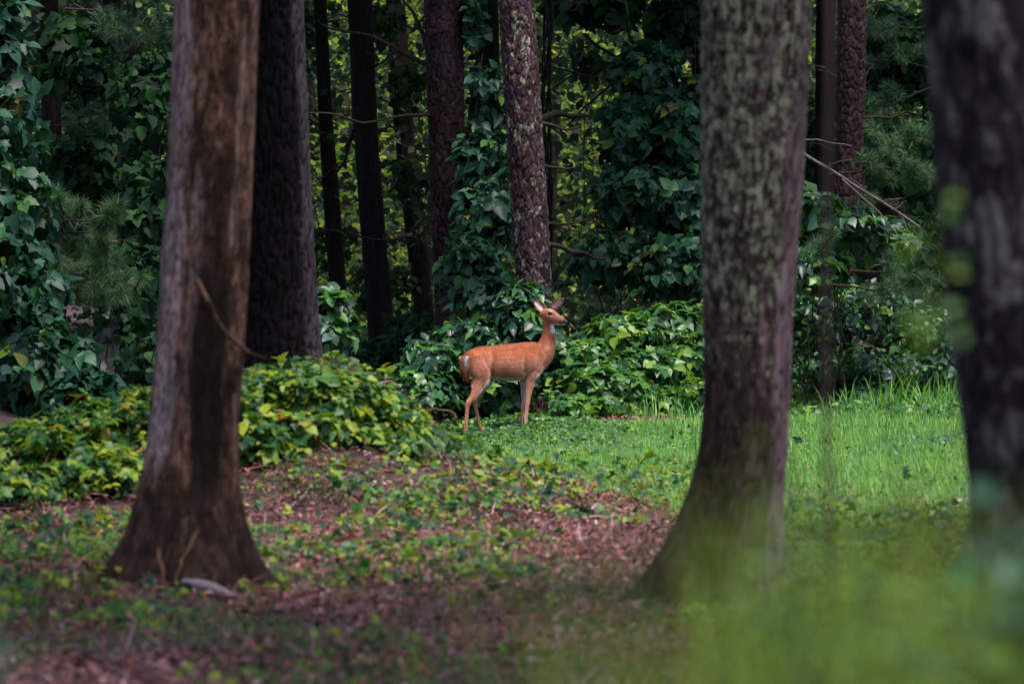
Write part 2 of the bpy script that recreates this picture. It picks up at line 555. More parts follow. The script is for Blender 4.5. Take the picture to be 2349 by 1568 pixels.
def ground_material():
    m, nt, bs, out = node_mat("forest_floor")
    wp = world_pos(nt)
    n1 = noise_node(nt, 9, 6, 0.7, wp)
    r1 = ramp(nt, [(0.3, (0.014, 0.007, 0.006)), (0.5, (0.040, 0.018, 0.016)), (0.7, (0.09, 0.048, 0.048))])
    nt.links.new(n1.outputs["Fac"], r1.inputs[0])
    n2 = noise_node(nt, 30, 4, 0.7, wp)
    r2 = ramp(nt, [(0.3, (0.012, 0.035, 0.010)), (0.7, (0.045, 0.10, 0.028))])
    nt.links.new(n2.outputs["Fac"], r2.inputs[0])
    at = N(nt, "ShaderNodeAttribute", attribute_name="green")
    col = mixc(nt, at.outputs["Fac"], r1.outputs[0], r2.outputs[0])
    nt.links.new(col, bs.inputs["Base Color"])
    bs.inputs["Roughness"].default_value = 0.95
    bp = N(nt, "ShaderNodeBump")
    bp.inputs["Strength"].default_value = 0.8
    bp.inputs["Distance"].default_value = 0.03
    nt.links.new(n2.outputs["Fac"], bp.inputs["Height"])
    nt.links.new(bp.outputs[0], bs.inputs["Normal"])
    return m


# ------------------------------------------------------------------ ground sheet
def grass_edge(x):
    """near edge (distance) of the meadow at lateral position x"""
    return np.interp(x, [-3, -0.9, -0.27, 0.35, 0.92, 1.77, 3.0, 8], [62, 53, 48.0, 41.8, 38.0, 34.0, 31.5, 29]) + 2.4 * (fbm(x * 2.2, 0 * x, 5) - 0.5)


gx = np.unique(np.concatenate([np.linspace(-160, -12, 24), np.arange(-12, 12, 0.14), np.linspace(12, 160, 24)]))
gy = np.unique(np.concatenate([np.linspace(-20, 16, 12), np.arange(16, 72, 0.2), np.arange(72, 140, 1.0), np.linspace(140, 420, 24)]))
GX, GY = np.meshgrid(gx, gy)
GZ = gh(GX, GY) + 0.02 * (fbm(GX * 6, GY * 6, 21) - 0.5)
green = sstep(-1.2, 1.2, GY - grass_edge(GX)) * sstep(-1.5, -0.2, GX) * (1 - sstep(-1.5, 0.5, GY - np.interp(GX, [-1, 0.2, 1.2, 2.5, 4, 8], [55.5, 57.3, 60.5, 62, 64, 66])))
nx, ny = len(gx), len(gy)
i = (np.arange(ny - 1)[:, None] * nx + np.arange(nx - 1)[None]).ravel()
gF = np.stack([i, i + 1, i + nx + 1, i + nx], 1)
structure(link("ground", mesh_np("ground", np.stack([GX, GY, GZ], 2).reshape(-1, 3), gF, ground_material(), smooth=True, attr={"green": green.ravel()})))


# ------------------------------------------------------------------ trunks
def trunk_mesh(name, rows, Y, mat, bark, seed, top=11.0, step=0.02, sides=72, flare=0.0, roots=0, depth=1.0, root_dirs=None, marks=None):
    """rows: (left px, right px, py) from the top of the picture downwards"""
    rows = sorted(rows, key=lambda r: -r[2])
    zc = np.array([W(0, r[2], Y)[2] for r in rows])
    xc = np.array([W((r[0] + r[1]) / 2, 0, Y)[0] for r in rows])
    rr = np.array([(r[1] - r[0]) / 2 * mpp(Y) for r in rows])
    slope = (xc[-1] - xc[-2]) / (zc[-1] - zc[-2])
    zc = np.append(zc, top)
    xc = np.append(xc, xc[-1] + slope * 0.8 * (top - zc[-2]))
    rr = np.append(rr, rr[-1] * 0.7)
    z0 = float(gh(xc[0], Y)) - 0.12
    if zc[0] > z0:
        zc = np.insert(zc, 0, z0)
        xc = np.insert(xc, 0, xc[0])
        rr = np.insert(rr, 0, rr[0] * 1.08)
    ztop_view = EYE + (HORIZON + 30) / FPX * Y
    zz = np.concatenate([np.arange(zc[0], ztop_view, step), np.linspace(ztop_view, top, 12)])
    cx = np.interp(zz, zc, xc)
    r = np.interp(zz, zc, rr)
    k = max(3, int(0.12 / step))
    ker = np.ones(2 * k + 1) / (2 * k + 1)
    pad = lambda a: np.convolve(np.pad(a, k, mode='edge'), ker, mode='valid')
    cx, r = pad(cx), pad(r)
    th = np.linspace(0, 2 * math.pi, sides, endpoint=False)
    TH, Z = np.meshgrid(th, zz)
    R = np.repeat(r[:, None], sides, 1)
    rmean = float(np.mean(rr))
    circ = 2 * math.pi * rmean
    u = TH / (2 * math.pi)
    wr = lambda cells: max(4, int(round(circ / cells)))
    crack = np.zeros_like(R)
    cid = np.full_like(R, 0.5)
    if bark == 'plates':
        n = wr(0.052)
        wx = u * n + 0.9 * (fbm(u * n * 0.7, Z * 9, seed) - 0.5)
        f1, f2, cid = worley(wx, Z / (0.15 if seed % 2 else 0.11) + 1.2 * fbm(u * n * .8, Z * 5, seed + 3), seed, n)
        edge = f2 - f1
        disp = (sstep(0.0, 0.25, edge) * 0.013 + cid * 0.008 + 0.003 * fbm(u * n * 3, Z * 50, seed)) * depth
        crack = 0.9 * (1 - sstep(0.02, 0.13, edge))
    elif bark == 'furrow':
        n = wr(0.035)
        wx = u * n + 0.9 * (fbm(u * n * 0.5, Z * 5, seed) - 0.5)
        f1, f2, cid = worley(wx, Z / 0.22 + vnoise(u * n, Z * 4, seed), seed, n)
        edge = f2 - f1
        disp = (sstep(0.0, 0.3, edge) * 0.012 + 0.005 * fbm(u * n * 2, Z * 12, seed)) * depth
        crack = (1 - sstep(0.02, 0.2, edge)) * 0.9
    elif bark == 'rough':
        n = wr(0.022)
        wx = u * n + 1.0 * (fbm(u * n * 0.4, Z * 4, seed) - 0.5)
        f1, f2, cid = worley(wx, Z / 0.16 + vnoise(u * n, Z * 4, seed), seed, n)
        edge = f2 - f1
        disp = (sstep(0.0, 0.3, edge) * 0.006 + 0.006 * fbm(u * n * 1.3, Z * 16, seed) + 0.022 * (fbm(u * 7, Z * 1.8, seed + 7) - 0.5)) * depth
        crack = (1 - sstep(0.02, 0.22, edge)) * 0.75
    else:
        n = wr(0.02)
        f = fbm(u * n, Z * 3.2, seed)
        disp = (0.006 * f + 0.012 * (fbm(u * 6, Z * 1.6, seed + 7) - 0.5)) * depth
        crack = sstep(0.62, 0.75, 1 - f) * 0.7
    wave = np.zeros_like(R)
    rootf = np.zeros_like(R)
    zg = float(gh(xc[1], Y))
    if roots:
        rs = np.random.default_rng(seed)
        dirs = root_dirs if root_dirs else list(rs.random(roots) * 2 * math.pi)
        hgt = np.clip((Z - zg), 0, None)
        for dth in dirs:
            da = np.abs((TH - dth + math.pi) % (2 * math.pi) - math.pi)
            rootf += np.exp(-(da / 0.24) ** 2) * np.exp(-hgt / 0.11) * flare
        wave = (0.13 * np.sin(TH * 5 + seed + 0.6 * np.sin(TH * 2)) + 0.06 * np.sin(TH * 11 + 2 * seed)) * np.exp(-hgt / 0.38) + 0.10 * (fbm(u * 14, Z * 5, seed + 40) - 0.5) * np.exp(-hgt / 0.4)
    R = R * (1 + wave + 0.03 * (fbm(u * 4, Z * 1.2, seed + 2) - 0.5)) + disp - 0.006 * depth
    R = R + rootf * rmean
    V = np.stack([cx[:, None] + R * np.cos(TH), Y + R * np.sin(TH), Z], 2).reshape(-1, 3)
    m_ = len(zz)
    a = np.arange(m_ - 1)[:, None] * sides
    b = np.arange(sides)[None]
    F = np.stack([a + b, a + (b + 1) % sides, a + sides + (b + 1) % sides, a + sides + b], 2).reshape(-1, 4)
    at = {"crack": crack.ravel(), "tone": (((cid - 0.5) * 1.0 + 0.9 * (fbm(u * 5, Z * 1.3, seed + 60) - 0.5)) * (0.9 if bark == 'plates' else 0.6)).ravel()}
    if marks:
        for k_, v_ in marks(TH, Z, u, zg).items():
            at[k_] = np.clip(v_, 0, 1).ravel()
    me = mesh_np(name, V, F, mat, smooth=True, attr=at)
    base = np.array([np.interp(zg, zc, xc), Y, zg])
    return me, base, (cx, zz, r)


def crown_at(root, center, rad, n, mat=None, size=(0.16, 0.3), name="crown"):  # unseen crowns overhead, sized and thinned for the shade they cast
    c = np.asarray(center, float)
    rad = np.asarray(rad, float)
    # clumps make the crown uneven
    k = max(6, n // 220)
    cl = rand_dirs(k) * (rng.random((k, 1)) ** 0.4)
    pos = cl[rng.integers(0, k, n)] + rng.normal(size=(n, 3)) * 0.16
    pos = pos * rad + c
    pos[:, 2] = np.maximum(pos[:, 2], c[2] - rad[2])
    nr = rand_dirs(n) * 0.7 + np.array([0, 0, 1.0])
    R = frames(nr, rand_dirs(n))
    s = rng.uniform(size[0], size[1], n)
    return stuff(leaf_mass(name, [SIMPLE], pos, R, s, mat or M_CANOPY, root))


def make_tree(name, rows, Y, mat, bark, seed, label, crown=None, group=None, **kw):
    me, base, line = trunk_mesh("trunk", rows, Y, mat, bark, seed, **kw)
    root = thing(name, base, label, "tree", group)
    link("trunk", me, root)
    if crown:
        crown_at(root, crown[0], crown[1], crown[2], size=crown[3] if len(crown) > 3 else (0.16, 0.3))
    return root, line


def add_branch(root, p0, p1, r0, mat=B_TWIG, depth=1, kids=3, amp=0.03, spread=0.5, name="branch"):
    return link(name, tubes_mesh(name, branch_lines(p0, p1, r0, depth, 11, amp, kids, spread), mat), root)


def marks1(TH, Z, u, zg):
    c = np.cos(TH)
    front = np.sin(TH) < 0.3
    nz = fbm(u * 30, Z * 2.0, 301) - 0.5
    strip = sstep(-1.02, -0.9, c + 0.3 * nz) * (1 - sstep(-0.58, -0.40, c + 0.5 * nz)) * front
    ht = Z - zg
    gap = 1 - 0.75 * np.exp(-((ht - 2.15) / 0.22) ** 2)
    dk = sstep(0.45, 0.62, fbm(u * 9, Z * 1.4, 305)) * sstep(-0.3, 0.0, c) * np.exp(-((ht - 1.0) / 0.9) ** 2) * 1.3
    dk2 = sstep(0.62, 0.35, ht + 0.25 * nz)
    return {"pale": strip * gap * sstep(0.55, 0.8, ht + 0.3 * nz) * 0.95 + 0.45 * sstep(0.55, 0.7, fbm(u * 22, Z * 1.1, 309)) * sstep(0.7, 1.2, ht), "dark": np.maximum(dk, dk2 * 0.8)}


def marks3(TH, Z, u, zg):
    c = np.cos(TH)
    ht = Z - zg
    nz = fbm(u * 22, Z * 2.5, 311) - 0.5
    pale = sstep(0.45, 0.75, c + 0.5 * nz) * (1 - sstep(2.1, 2.7, ht)) * 0.8 + 0.6 * sstep(0.55, 0.68, fbm(u * 20, Z * 1.5, 317)) * sstep(-.1, .4, c)  # pinkish bark on the right, painted paler for the light on it
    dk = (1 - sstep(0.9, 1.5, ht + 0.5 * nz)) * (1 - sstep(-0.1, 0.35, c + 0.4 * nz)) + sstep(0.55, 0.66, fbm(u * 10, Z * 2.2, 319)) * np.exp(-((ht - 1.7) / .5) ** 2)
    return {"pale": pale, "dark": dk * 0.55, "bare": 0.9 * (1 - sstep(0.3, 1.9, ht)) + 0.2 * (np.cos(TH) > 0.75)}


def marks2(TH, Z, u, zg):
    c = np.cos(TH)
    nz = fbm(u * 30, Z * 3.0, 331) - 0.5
    return {"pale": sstep(0.55, 0.85, c + 0.5 * nz), "bare": 0.9 * (1 - sstep(0.2, 0.7, c))}  # pale right edge: light from the clearing put into the bark colour


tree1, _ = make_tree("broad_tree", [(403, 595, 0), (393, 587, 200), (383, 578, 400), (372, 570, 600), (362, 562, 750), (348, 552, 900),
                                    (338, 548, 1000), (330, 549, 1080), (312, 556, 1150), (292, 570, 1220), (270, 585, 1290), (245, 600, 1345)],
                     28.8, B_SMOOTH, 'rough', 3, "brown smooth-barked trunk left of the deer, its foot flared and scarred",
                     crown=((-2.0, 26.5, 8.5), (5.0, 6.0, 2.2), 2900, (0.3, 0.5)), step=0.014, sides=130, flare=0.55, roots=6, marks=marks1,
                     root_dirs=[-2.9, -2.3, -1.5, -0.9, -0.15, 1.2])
tree2, _ = make_tree("dark_tree", [(556, 693, 0), (560, 708, 400), (557, 725, 700), (545, 737, 830), (530, 760, 900)],
                     43.5, B_DARK, 'furrow', 5, "thick blackish trunk half hidden behind the brown smooth one",
                     crown=((-4.0, 40, 9.5), (4.6, 5.0, 2.4), 6000, (0.3, 0.5)), step=0.016, sides=110, marks=marks2, depth=1.6)
tree3, _ = make_tree("lichen_tree", [(1612, 1858, 0), (1611, 1848, 200), (1610, 1838, 400), (1613, 1822, 600), (1616, 1812, 750), (1617, 1807, 900),
                                     (1610, 1803, 1000), (1594, 1795, 1080), (1572, 1788, 1150), (1540, 1785, 1220), (1502, 1787, 1290), (1470, 1797, 1350), (1455, 1808, 1400)],
                     26.9, B_LICHEN, 'furrow', 8, "trunk spotted with pale green lichen right of the deer, leaning to the right",
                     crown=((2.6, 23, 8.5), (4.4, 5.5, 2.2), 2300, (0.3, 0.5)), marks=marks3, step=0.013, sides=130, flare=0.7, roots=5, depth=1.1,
                     root_dirs=[-2.95, -2.2, -1.2, -0.3, 1.4])
tree4, _ = make_tree("shaded_tree", [(2118, 2392, 0), (2150, 2420, 400), (2170, 2440, 650), (2190, 2455, 820), (2215, 2480, 1000), (2232, 2500, 1200), (2240, 2510, 1568)],
                     17.0, B_EDGE, 'furrow', 13, "dark out-of-focus trunk at the right-hand edge, nearest of the big trunks",
                     crown=((3.2, 17, 8.0), (3.2, 3.8, 1.8), 1800, (0.3, 0.5)), step=0.02, sides=90)

BACK = "slender trunks of the wood behind the deer"
back_rows = [
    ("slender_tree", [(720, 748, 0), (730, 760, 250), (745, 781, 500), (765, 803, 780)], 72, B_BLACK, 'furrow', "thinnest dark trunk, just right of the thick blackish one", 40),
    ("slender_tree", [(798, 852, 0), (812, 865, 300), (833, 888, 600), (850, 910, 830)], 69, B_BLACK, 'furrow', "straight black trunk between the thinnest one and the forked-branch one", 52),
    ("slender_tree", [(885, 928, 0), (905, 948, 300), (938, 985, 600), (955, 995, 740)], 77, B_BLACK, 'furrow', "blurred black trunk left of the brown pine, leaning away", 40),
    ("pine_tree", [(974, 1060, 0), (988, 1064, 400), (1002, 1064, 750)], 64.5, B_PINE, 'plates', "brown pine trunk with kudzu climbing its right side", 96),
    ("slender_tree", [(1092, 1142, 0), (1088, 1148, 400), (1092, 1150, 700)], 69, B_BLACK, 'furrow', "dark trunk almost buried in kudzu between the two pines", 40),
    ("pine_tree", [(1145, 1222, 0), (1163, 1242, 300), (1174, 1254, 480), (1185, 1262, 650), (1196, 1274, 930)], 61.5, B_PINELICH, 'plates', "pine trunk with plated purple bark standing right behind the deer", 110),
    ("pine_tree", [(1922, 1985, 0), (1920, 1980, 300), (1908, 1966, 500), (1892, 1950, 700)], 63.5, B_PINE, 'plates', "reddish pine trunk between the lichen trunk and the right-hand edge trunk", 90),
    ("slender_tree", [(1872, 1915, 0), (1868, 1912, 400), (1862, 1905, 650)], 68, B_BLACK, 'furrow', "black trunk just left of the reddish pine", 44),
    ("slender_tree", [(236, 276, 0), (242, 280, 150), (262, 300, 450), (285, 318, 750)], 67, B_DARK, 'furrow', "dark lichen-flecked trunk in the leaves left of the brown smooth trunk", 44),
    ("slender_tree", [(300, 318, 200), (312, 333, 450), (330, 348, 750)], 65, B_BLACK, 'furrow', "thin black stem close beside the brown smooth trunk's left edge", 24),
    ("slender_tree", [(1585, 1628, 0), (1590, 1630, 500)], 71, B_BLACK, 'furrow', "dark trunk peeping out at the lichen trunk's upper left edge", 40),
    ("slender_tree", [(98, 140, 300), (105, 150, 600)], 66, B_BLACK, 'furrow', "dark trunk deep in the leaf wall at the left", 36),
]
back = []
for k, (nm, rows, Y, mt, bk, lab, sd) in enumerate(back_rows):
    bx = W((rows[0][0] + rows[0][1]) / 2, 0, Y)[0]
    t, ln = make_tree(nm, rows, Y, mt, bk, 30 + k, lab,
                      crown=((bx + rng.uniform(-.6, .6), Y + 2.0, 8.2 + rng.uniform(-.3, 1.8)), (3.6, 3.8, 2.0), 2600, (0.2, 0.36)),
                      group=BACK if nm == "slender_tree" else None, step=0.012 if sd > 60 else 0.03, sides=sd)
    back.append(t)
tA, tB, tC, tD, tD2, tE, tF, tG, tL1, tL2, tI, tL3 = back

# unseen trees added beyond the frame for the shade of their crowns
for k, (x, y, r_) in enumerate([(-6.5, 20, .22), (8.0, 28, .2), (-7.0, 33, .22), (-7.5, 47, .2), (-7.8, 58, .2)]):
    g_ = float(gh(x, y))
    rt = thing("broad_tree", [x, y, g_], "brown-barked broad tree standing beyond the picture's side", "tree", "unseen trees added round the view for shade")
    link("trunk", tubes_mesh("trunk", [(wobble((x, y, g_ - 0.1), (x + rng.normal() * .3, y, 10), 16, 0.006), np.linspace(r_, r_ * .6, 16))], B_SMOOTH, 20), rt)
    crown_at(rt, (x * 0.95, y, 8.8), (4.2, 5.5, 2.0), 3600, size=(0.35, 0.55))

# branches that the photograph shows
add_branch(tD, W(985, 264, 64.4), W(705, 262, 60), 0.018, depth=0, amp=0.012)
add_branch(tD, W(985, 150, 64.6), W(745, 60, 65), 0.03, depth=1)
add_branch(tD, W(980, 110, 64.6), W(925, 0, 65), 0.035, depth=1, kids=2)
add_branch(tC, W(905, 240, 77), W(720, 190, 74), 0.02, depth=1)
add_branch(tB, W(850, 300, 69), W(925, 296, 70), 0.035, depth=0)
add_branch(tB, W(812, 300, 69), W(755, 420, 70), 0.03, depth=1, kids=2)
add_branch(tA, W(735, 290, 72), W(690, 240, 70), 0.02, depth=1)
add_branch(tC, W(930, 450, 77), W(860, 380, 76), 0.03, depth=1)
add_branch(tC, W(960, 545, 77), W(885, 530, 75), 0.03, depth=0)
add_branch(tB, W(875, 540, 69), W(1000, 600, 66), 0.025, depth=1, kids=2)
add_branch(tE, W(1235, 272, 61.8), W(1350, 268, 63), 0.045, mat=B_BLACK, depth=0, amp=0.02)
add_branch(tE, W(1235, 280, 61.8), W(1335, 290, 62), 0.026, depth=0, amp=0.04)
add_branch(tE, W(1245, 380, 61.8), W(1318, 388, 62), 0.022, depth=0)
add_branch(tE, W(1248, 560, 61.8), W(1400, 570, 63), 0.032, depth=1, kids=2)
add_branch(tE, W(1245, 510, 61.8), W(1400, 545, 64), 0.02, depth=1)
add_branch(tI, W(1600, 60, 70), W(1260, 40, 66), 0.03, depth=2, kids=4)
add_branch(tI, W(1590, 130, 70), W(1240, 140, 67), 0.028, depth=2, kids=4)
add_branch(tI, W(1590, 250, 70), W(1330, 60, 67), 0.045, mat=B_BLACK, depth=2, kids=3)
add_branch(tI, W(1592, 420, 70), W(1400, 470, 65), 0.03, depth=2, kids=4)
add_branch(tF, W(1975, 270, 63.5), W(2095, 262, 63), 0.018, depth=1, kids=3)
add_branch(tF, W(1970, 430, 63.5), W(2070, 500, 63), 0.018, depth=1, kids=3)
add_branch(tF, W(1925, 180, 63.5), W(1850, 140, 63), 0.012, depth=1, kids=3)
add_branch(tL1, W(262, 330, 67), W(180, 260, 66), 0.02, depth=2, kids=3)
add_branch(tL1, W(280, 400, 67), W(140, 470, 66), 0.02, depth=2, kids=4)
add_branch(tL1, W(275, 150, 67), W(360, 90, 66), 0.018, depth=2, kids=3)
add_branch(tL2, W(320, 380, 65), W(385, 330, 65), 0.016, depth=1)

for t_, (rows_k) in ((tA, 0), (tB, 1), (tC, 2), (tG, 7), (tL1, 8), (tD, 3), (tF, 6)):
    rws, Yk = back_rows[rows_k][1], back_rows[rows_k][2]
    for q in range(5):
        py_ = rng.uniform(20, 650)
        xl = np.interp(py_, [r_[2] for r_ in rws], [r_[0] for r_ in rws])
        xr = np.interp(py_, [r_[2] for r_ in rws], [r_[1] for r_ in rws])
        sg = rng.choice([-1, 1])
        x_ = (xl + xr) / 2 + sg * (xr - xl) * 0.4
        add_branch(t_, W(x_, py_, Yk), W(x_ + sg * rng.uniform(25, 90), py_ - rng.uniform(-30, 50), Yk + rng.uniform(-1, 1)), rng.uniform(0.008, 0.018), depth=1, kids=2)

# curved dead branch scar running down the foot of the brown tree, roots and torn wood
P = np.array([W(452, 640, 28.50), W(478, 690, 28.46), W(500, 740, 28.48), W(530, 775, 28.55), W(570, 808, 28.7), W(610, 822, 28.8)])
t_ = np.linspace(0, 5, 24)
P = np.stack([np.interp(t_, range(6), P[:, c]) for c in range(3)], 1)
link("broken_branch", tubes_mesh("broken_branch", [(P, np.interp(t_, [0, 2, 4, 5], [0.012, 0.012, 0.010, 0.006]))], B_SMOOTH, 8), tree1)
for a, b, c, r in (((600, 1300), (680, 1318), (745, 1338), 0.035), ((580, 1340), (640, 1380), (700, 1410), 0.045), ((300, 1350), (240, 1400), (200, 1440), 0.05)):
    p = [W(a[0], a[1], 28.6), W(b[0], b[1], 27.8), W(c[0], c[1], 27.2)]
    for q in p:
        q[2] = gh(q[0], q[1]) + r * 0.1
    t_ = np.linspace(0, 2, 10)
    P = np.stack([np.interp(t_, range(3), np.array(p)[:, c_]) for c_ in range(3)], 1)
    link("root", tubes_mesh("root", [(P, np.linspace(r, r * 0.3, 10))], B_SMOOTH, 8), tree1)
for x0, y0, x1, y1, r in ((362, 1258, 372, 1338, 0.013), (455, 1212, 415, 1280, 0.010), (418, 1275, 402, 1335, 0.011)):
    link("torn_wood", tubes_mesh("torn_wood", [(wobble(W(x0, y0, 28.36), W(x1, y1, 28.27), 8, 0.03), np.array([.4, .8, 1, 1, .9, .8, .7, .3]) * r)], B_TAN, 7), tree1)
for a, b, c, r in (((1575, 1270), (1500, 1302), (1415, 1322), 0.085), ((1600, 1400), (1560, 1440), (1520, 1475), 0.06), ((1540, 1350), (1490, 1385), (1430, 1400), 0.06)):
    p = [W(a[0], a[1], 26.8), W(b[0], b[1], 26.7), W(c[0], c[1], 26.6)]
    for q in p:
        q[2] = gh(q[0], q[1]) + r * 0.3
    p[0][2] += 0.16
    t_ = np.linspace(0, 2, 10)
    P = np.stack([np.interp(t_, range(3), np.array(p)[:, c_]) for c_ in range(3)], 1)
    link("root", tubes_mesh("root", [(P, np.linspace(r, r * 0.3, 10))], B_LICHEN, 8), tree3)

# twisted vine hanging beside the pine
vt = thing("hanging_vine", [W(1255, 640, 65)[0], 65, float(gh(W(1255, 640, 65)[0], 65))], "rope of twisted dark vine stems hanging right of the plated pine", "vine")
for k in range(4):
    t_ = np.linspace(0, 1, 60)
    xs = np.interp(t_, [0, .3, .6, 1], [1250, 1256, 1252, 1275])
    zs = np.linspace(gh(0.5, 65), 6.5, 60)
    P = np.stack([(xs * K - 512) / FPX * 65 + 0.045 * np.sin(t_ * 21 + k * 1.6), 65 + 0.05 * np.cos(t_ * 21 + k * 1.6), zs], 1)
    link("stem", tubes_mesh("stem", [(P, np.full(60, 0.022 - 0.003 * k))], B_BLACK, 6), vt)


# ------------------------------------------------------------------ leafy masses
def blob_points(blobs, n, top_bias=0.35, shell=0.22):
    """points near the camera-facing and upper skin of a set of ellipsoids.
    blob = (px, py, rx px, ry px, Y, depth radius m, weight)"""
    w = np.array([b[2] * b[3] * (b[6] if len(b) > 6 else 1) for b in blobs], float)
    pick = rng.choice(len(blobs), n, p=w / w.sum())
    d = rand_dirs(n)
    d[:, 1] = -np.abs(d[:, 1]) * 0.9
    d[:, 2] += top_bias
    d /= np.linalg.norm(d, axis=1, keepdims=True)
    c = np.array([W(b[0], b[1], b[4]) for b in blobs])[pick]
    rad = np.array([(b[2] * mpp(b[4]), b[5], b[3] * mpp(b[4])) for b in blobs])[pick]
    depth = 1 - np.abs(rng.normal(size=(n, 1))) * shell
    lump = 0.72 + 0.55 * vnoise(d[:, :1] * 4 + pick[:, None] * 7, d[:, 2:] * 4 + 11, 4)
    pos = c + d * rad * depth * lump
    nr = d / rad
    nr /= np.linalg.norm(nr, axis=1, keepdims=True)
    return pos, nr, depth[:, 0]


def drape_R(nr, jitter=0.45, up=0.55):
    n = len(nr)
    face = nr * 0.8 + np.array([0, -0.1, up]) + rng.normal(size=(n, 3)) * jitter
    tip = nr * 0.35 + np.array([0, 0, -0.9]) + rng.normal(size=(n, 3)) * 0.55
    return frames(face, tip)


LEAF_MESH = {}


def leaf_meshes(mat, templates):
    key = (mat.name, len(templates), id(templates[0]))
    if key not in LEAF_MESH:
        LEAF_MESH[key] = [mesh_np("leaf", tv, tf, mat) for tv, tf in templates]
    return LEAF_MESH[key]


TRI_SET = [TRI_A, TRI_B, TRI_C, trifoliate(LOPSIDED, BROAD, 0.8, 0.3), trifoliate(BROAD, LOPSIDED, 1.25, -0.3), trifoliate(OVATE, BROAD, 1.0, 0.0)]
SINGLE_SET = [OVATE, LOBED, MAPLE, BROAD]
OVATE_SET = [OVATE]
MAPLE_SET = [MAPLE, LOBED]


def leafy(name, label, cat, blobs, mat, n_parts, size, n_fill=3000, fill_size=None, parts_set=None, fill_mat=None, up=0.55,
          jitter=0.62, ground=True, stems=6, group=None, base=None, n_inner=1500, fill_set=None, shell=0.30):
    b0 = max(blobs, key=lambda b: b[1] + b[3])
    bx = W(b0[0], b0[1], b0[4])
    base = base if base is not None else [bx[0], b0[4], float(gh(bx[0], b0[4]))]
    root = thing(name, base, label, cat, group)
    pos, nr, dep = blob_points(blobs, n_parts + n_fill, shell=shell)
    zmin = gh(pos[:, 0], pos[:, 1]) + 0.03
    pos[:, 2] = np.maximum(pos[:, 2], zmin + 0.05 * rng.random(len(pos)))
    R = drape_R(nr, jitter, up)
    order = np.argsort(-dep + rng.random(len(dep)) * 0.12)
    a, b = order[:n_parts], order[n_parts:]
    ms = leaf_meshes(mat, parts_set or TRI_SET)
    ro = np.array(root.location)
    for k in a:
        o = bpy.data.objects.new("leaf", ms[int(rng.integers(0, len(ms)))])
        COL.objects.link(o)
        o.parent = root
        s = float(rng.uniform(*size))
        M = Matrix(R[k].tolist()).to_4x4()
        o.matrix_basis = Matrix.Translation(Vector((pos[k] - ro).tolist())) @ M @ Matrix.Scale(s, 4)
    fs = fill_size or (size[0] * 0.5, size[1] * 0.55)
    if n_fill:
        stuff(leaf_mass("foliage", fill_set or SINGLE_SET, pos[b], R[b], rng.uniform(fs[0], fs[1], len(b)), fill_mat or mat, root))
    if n_inner:
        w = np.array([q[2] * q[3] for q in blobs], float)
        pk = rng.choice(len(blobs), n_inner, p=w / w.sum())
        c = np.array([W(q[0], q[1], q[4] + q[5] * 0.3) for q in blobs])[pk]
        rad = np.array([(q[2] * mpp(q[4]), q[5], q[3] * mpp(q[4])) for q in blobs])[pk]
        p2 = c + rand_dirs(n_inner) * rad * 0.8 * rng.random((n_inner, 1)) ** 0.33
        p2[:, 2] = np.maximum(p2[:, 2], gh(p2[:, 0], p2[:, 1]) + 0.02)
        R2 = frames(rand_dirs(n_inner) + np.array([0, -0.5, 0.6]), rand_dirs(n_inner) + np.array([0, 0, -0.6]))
        stuff(leaf_mass("inner_foliage", [SIMPLE], p2, R2, rng.uniform(fs[0] * 1.2, fs[1] * 1.6, n_inner), M_SHADE, root))  # inner leaves in the darkened green, shade put into the gaps
    lines = []
    for k in range(stems):
        q = pos[a[k % len(a)]] if len(a) else pos[k]
        g0 = np.array([q[0] + rng.normal() * 0.25, q[1] + 0.3, 0])
        g0[2] = gh(g0[0], g0[1])
        lines.append((wobble(g0, q, 12, 0.04), np.linspace(0.012, 0.004, 12)))
    for ln in lines:
        link("stem", tubes_mesh("stem", [ln], B_TWIG, 5), root)
    return root


# left wall of kudzu
leafy("kudzu_vine", "tall wall of grey-green lobed kudzu leaves at the left edge", "vine",
      [(-40, 110, 100, 170, 53, 0.8), (-10, 330, 105, 160, 52.5, 0.8), (10, 520, 105, 150, 52, 0.8), (30, 700, 125, 150, 51.5, 0.9), (90, 860, 160, 110, 51, 0.9), (200, 940, 140, 80, 50.5, 0.7)],
      M_KUDZU, 300, (0.18, 0.32), n_fill=3000, up=0.6, jitter=0.8, n_inner=3000)
leafy("maple_sapling", "dark maple-leaved sapling in the shade behind the white pine twigs", "sapling",
      [(180, 130, 120, 120, 64, 0.8), (330, 260, 80, 150, 63, 0.8), (190, 400, 110, 110, 65, 0.8), (340, 470, 70, 110, 62, 0.7), (300, 660, 90, 110, 61, 0.8), (340, 830, 80, 80, 60, .7)],
      M_SHADE, 280, (0.13, 0.22), n_fill=1500, fill_size=(0.08, 0.15), parts_set=MAPLE_SET, up=0.5, jitter=0.8, fill_mat=M_SHADE)
leafy("kudzu_vine", "kudzu climbing between the two pine trunks above the deer", "vine",
      [(1085, 50, 20, 70, 64.5, .3), (1118, 230, 38, 80, 63.8, .35), (1100, 380, 50, 80, 63.5, .4), (1115, 500, 62, 80, 63, .45), (1080, 610, 70, 70, 62.6, .5), (1130, 690, 80, 55, 62.3, .5)],
      M_KUDZU, 290, (0.17, 0.29), n_fill=1500, up=0.6, jitter=0.7, n_inner=1100)
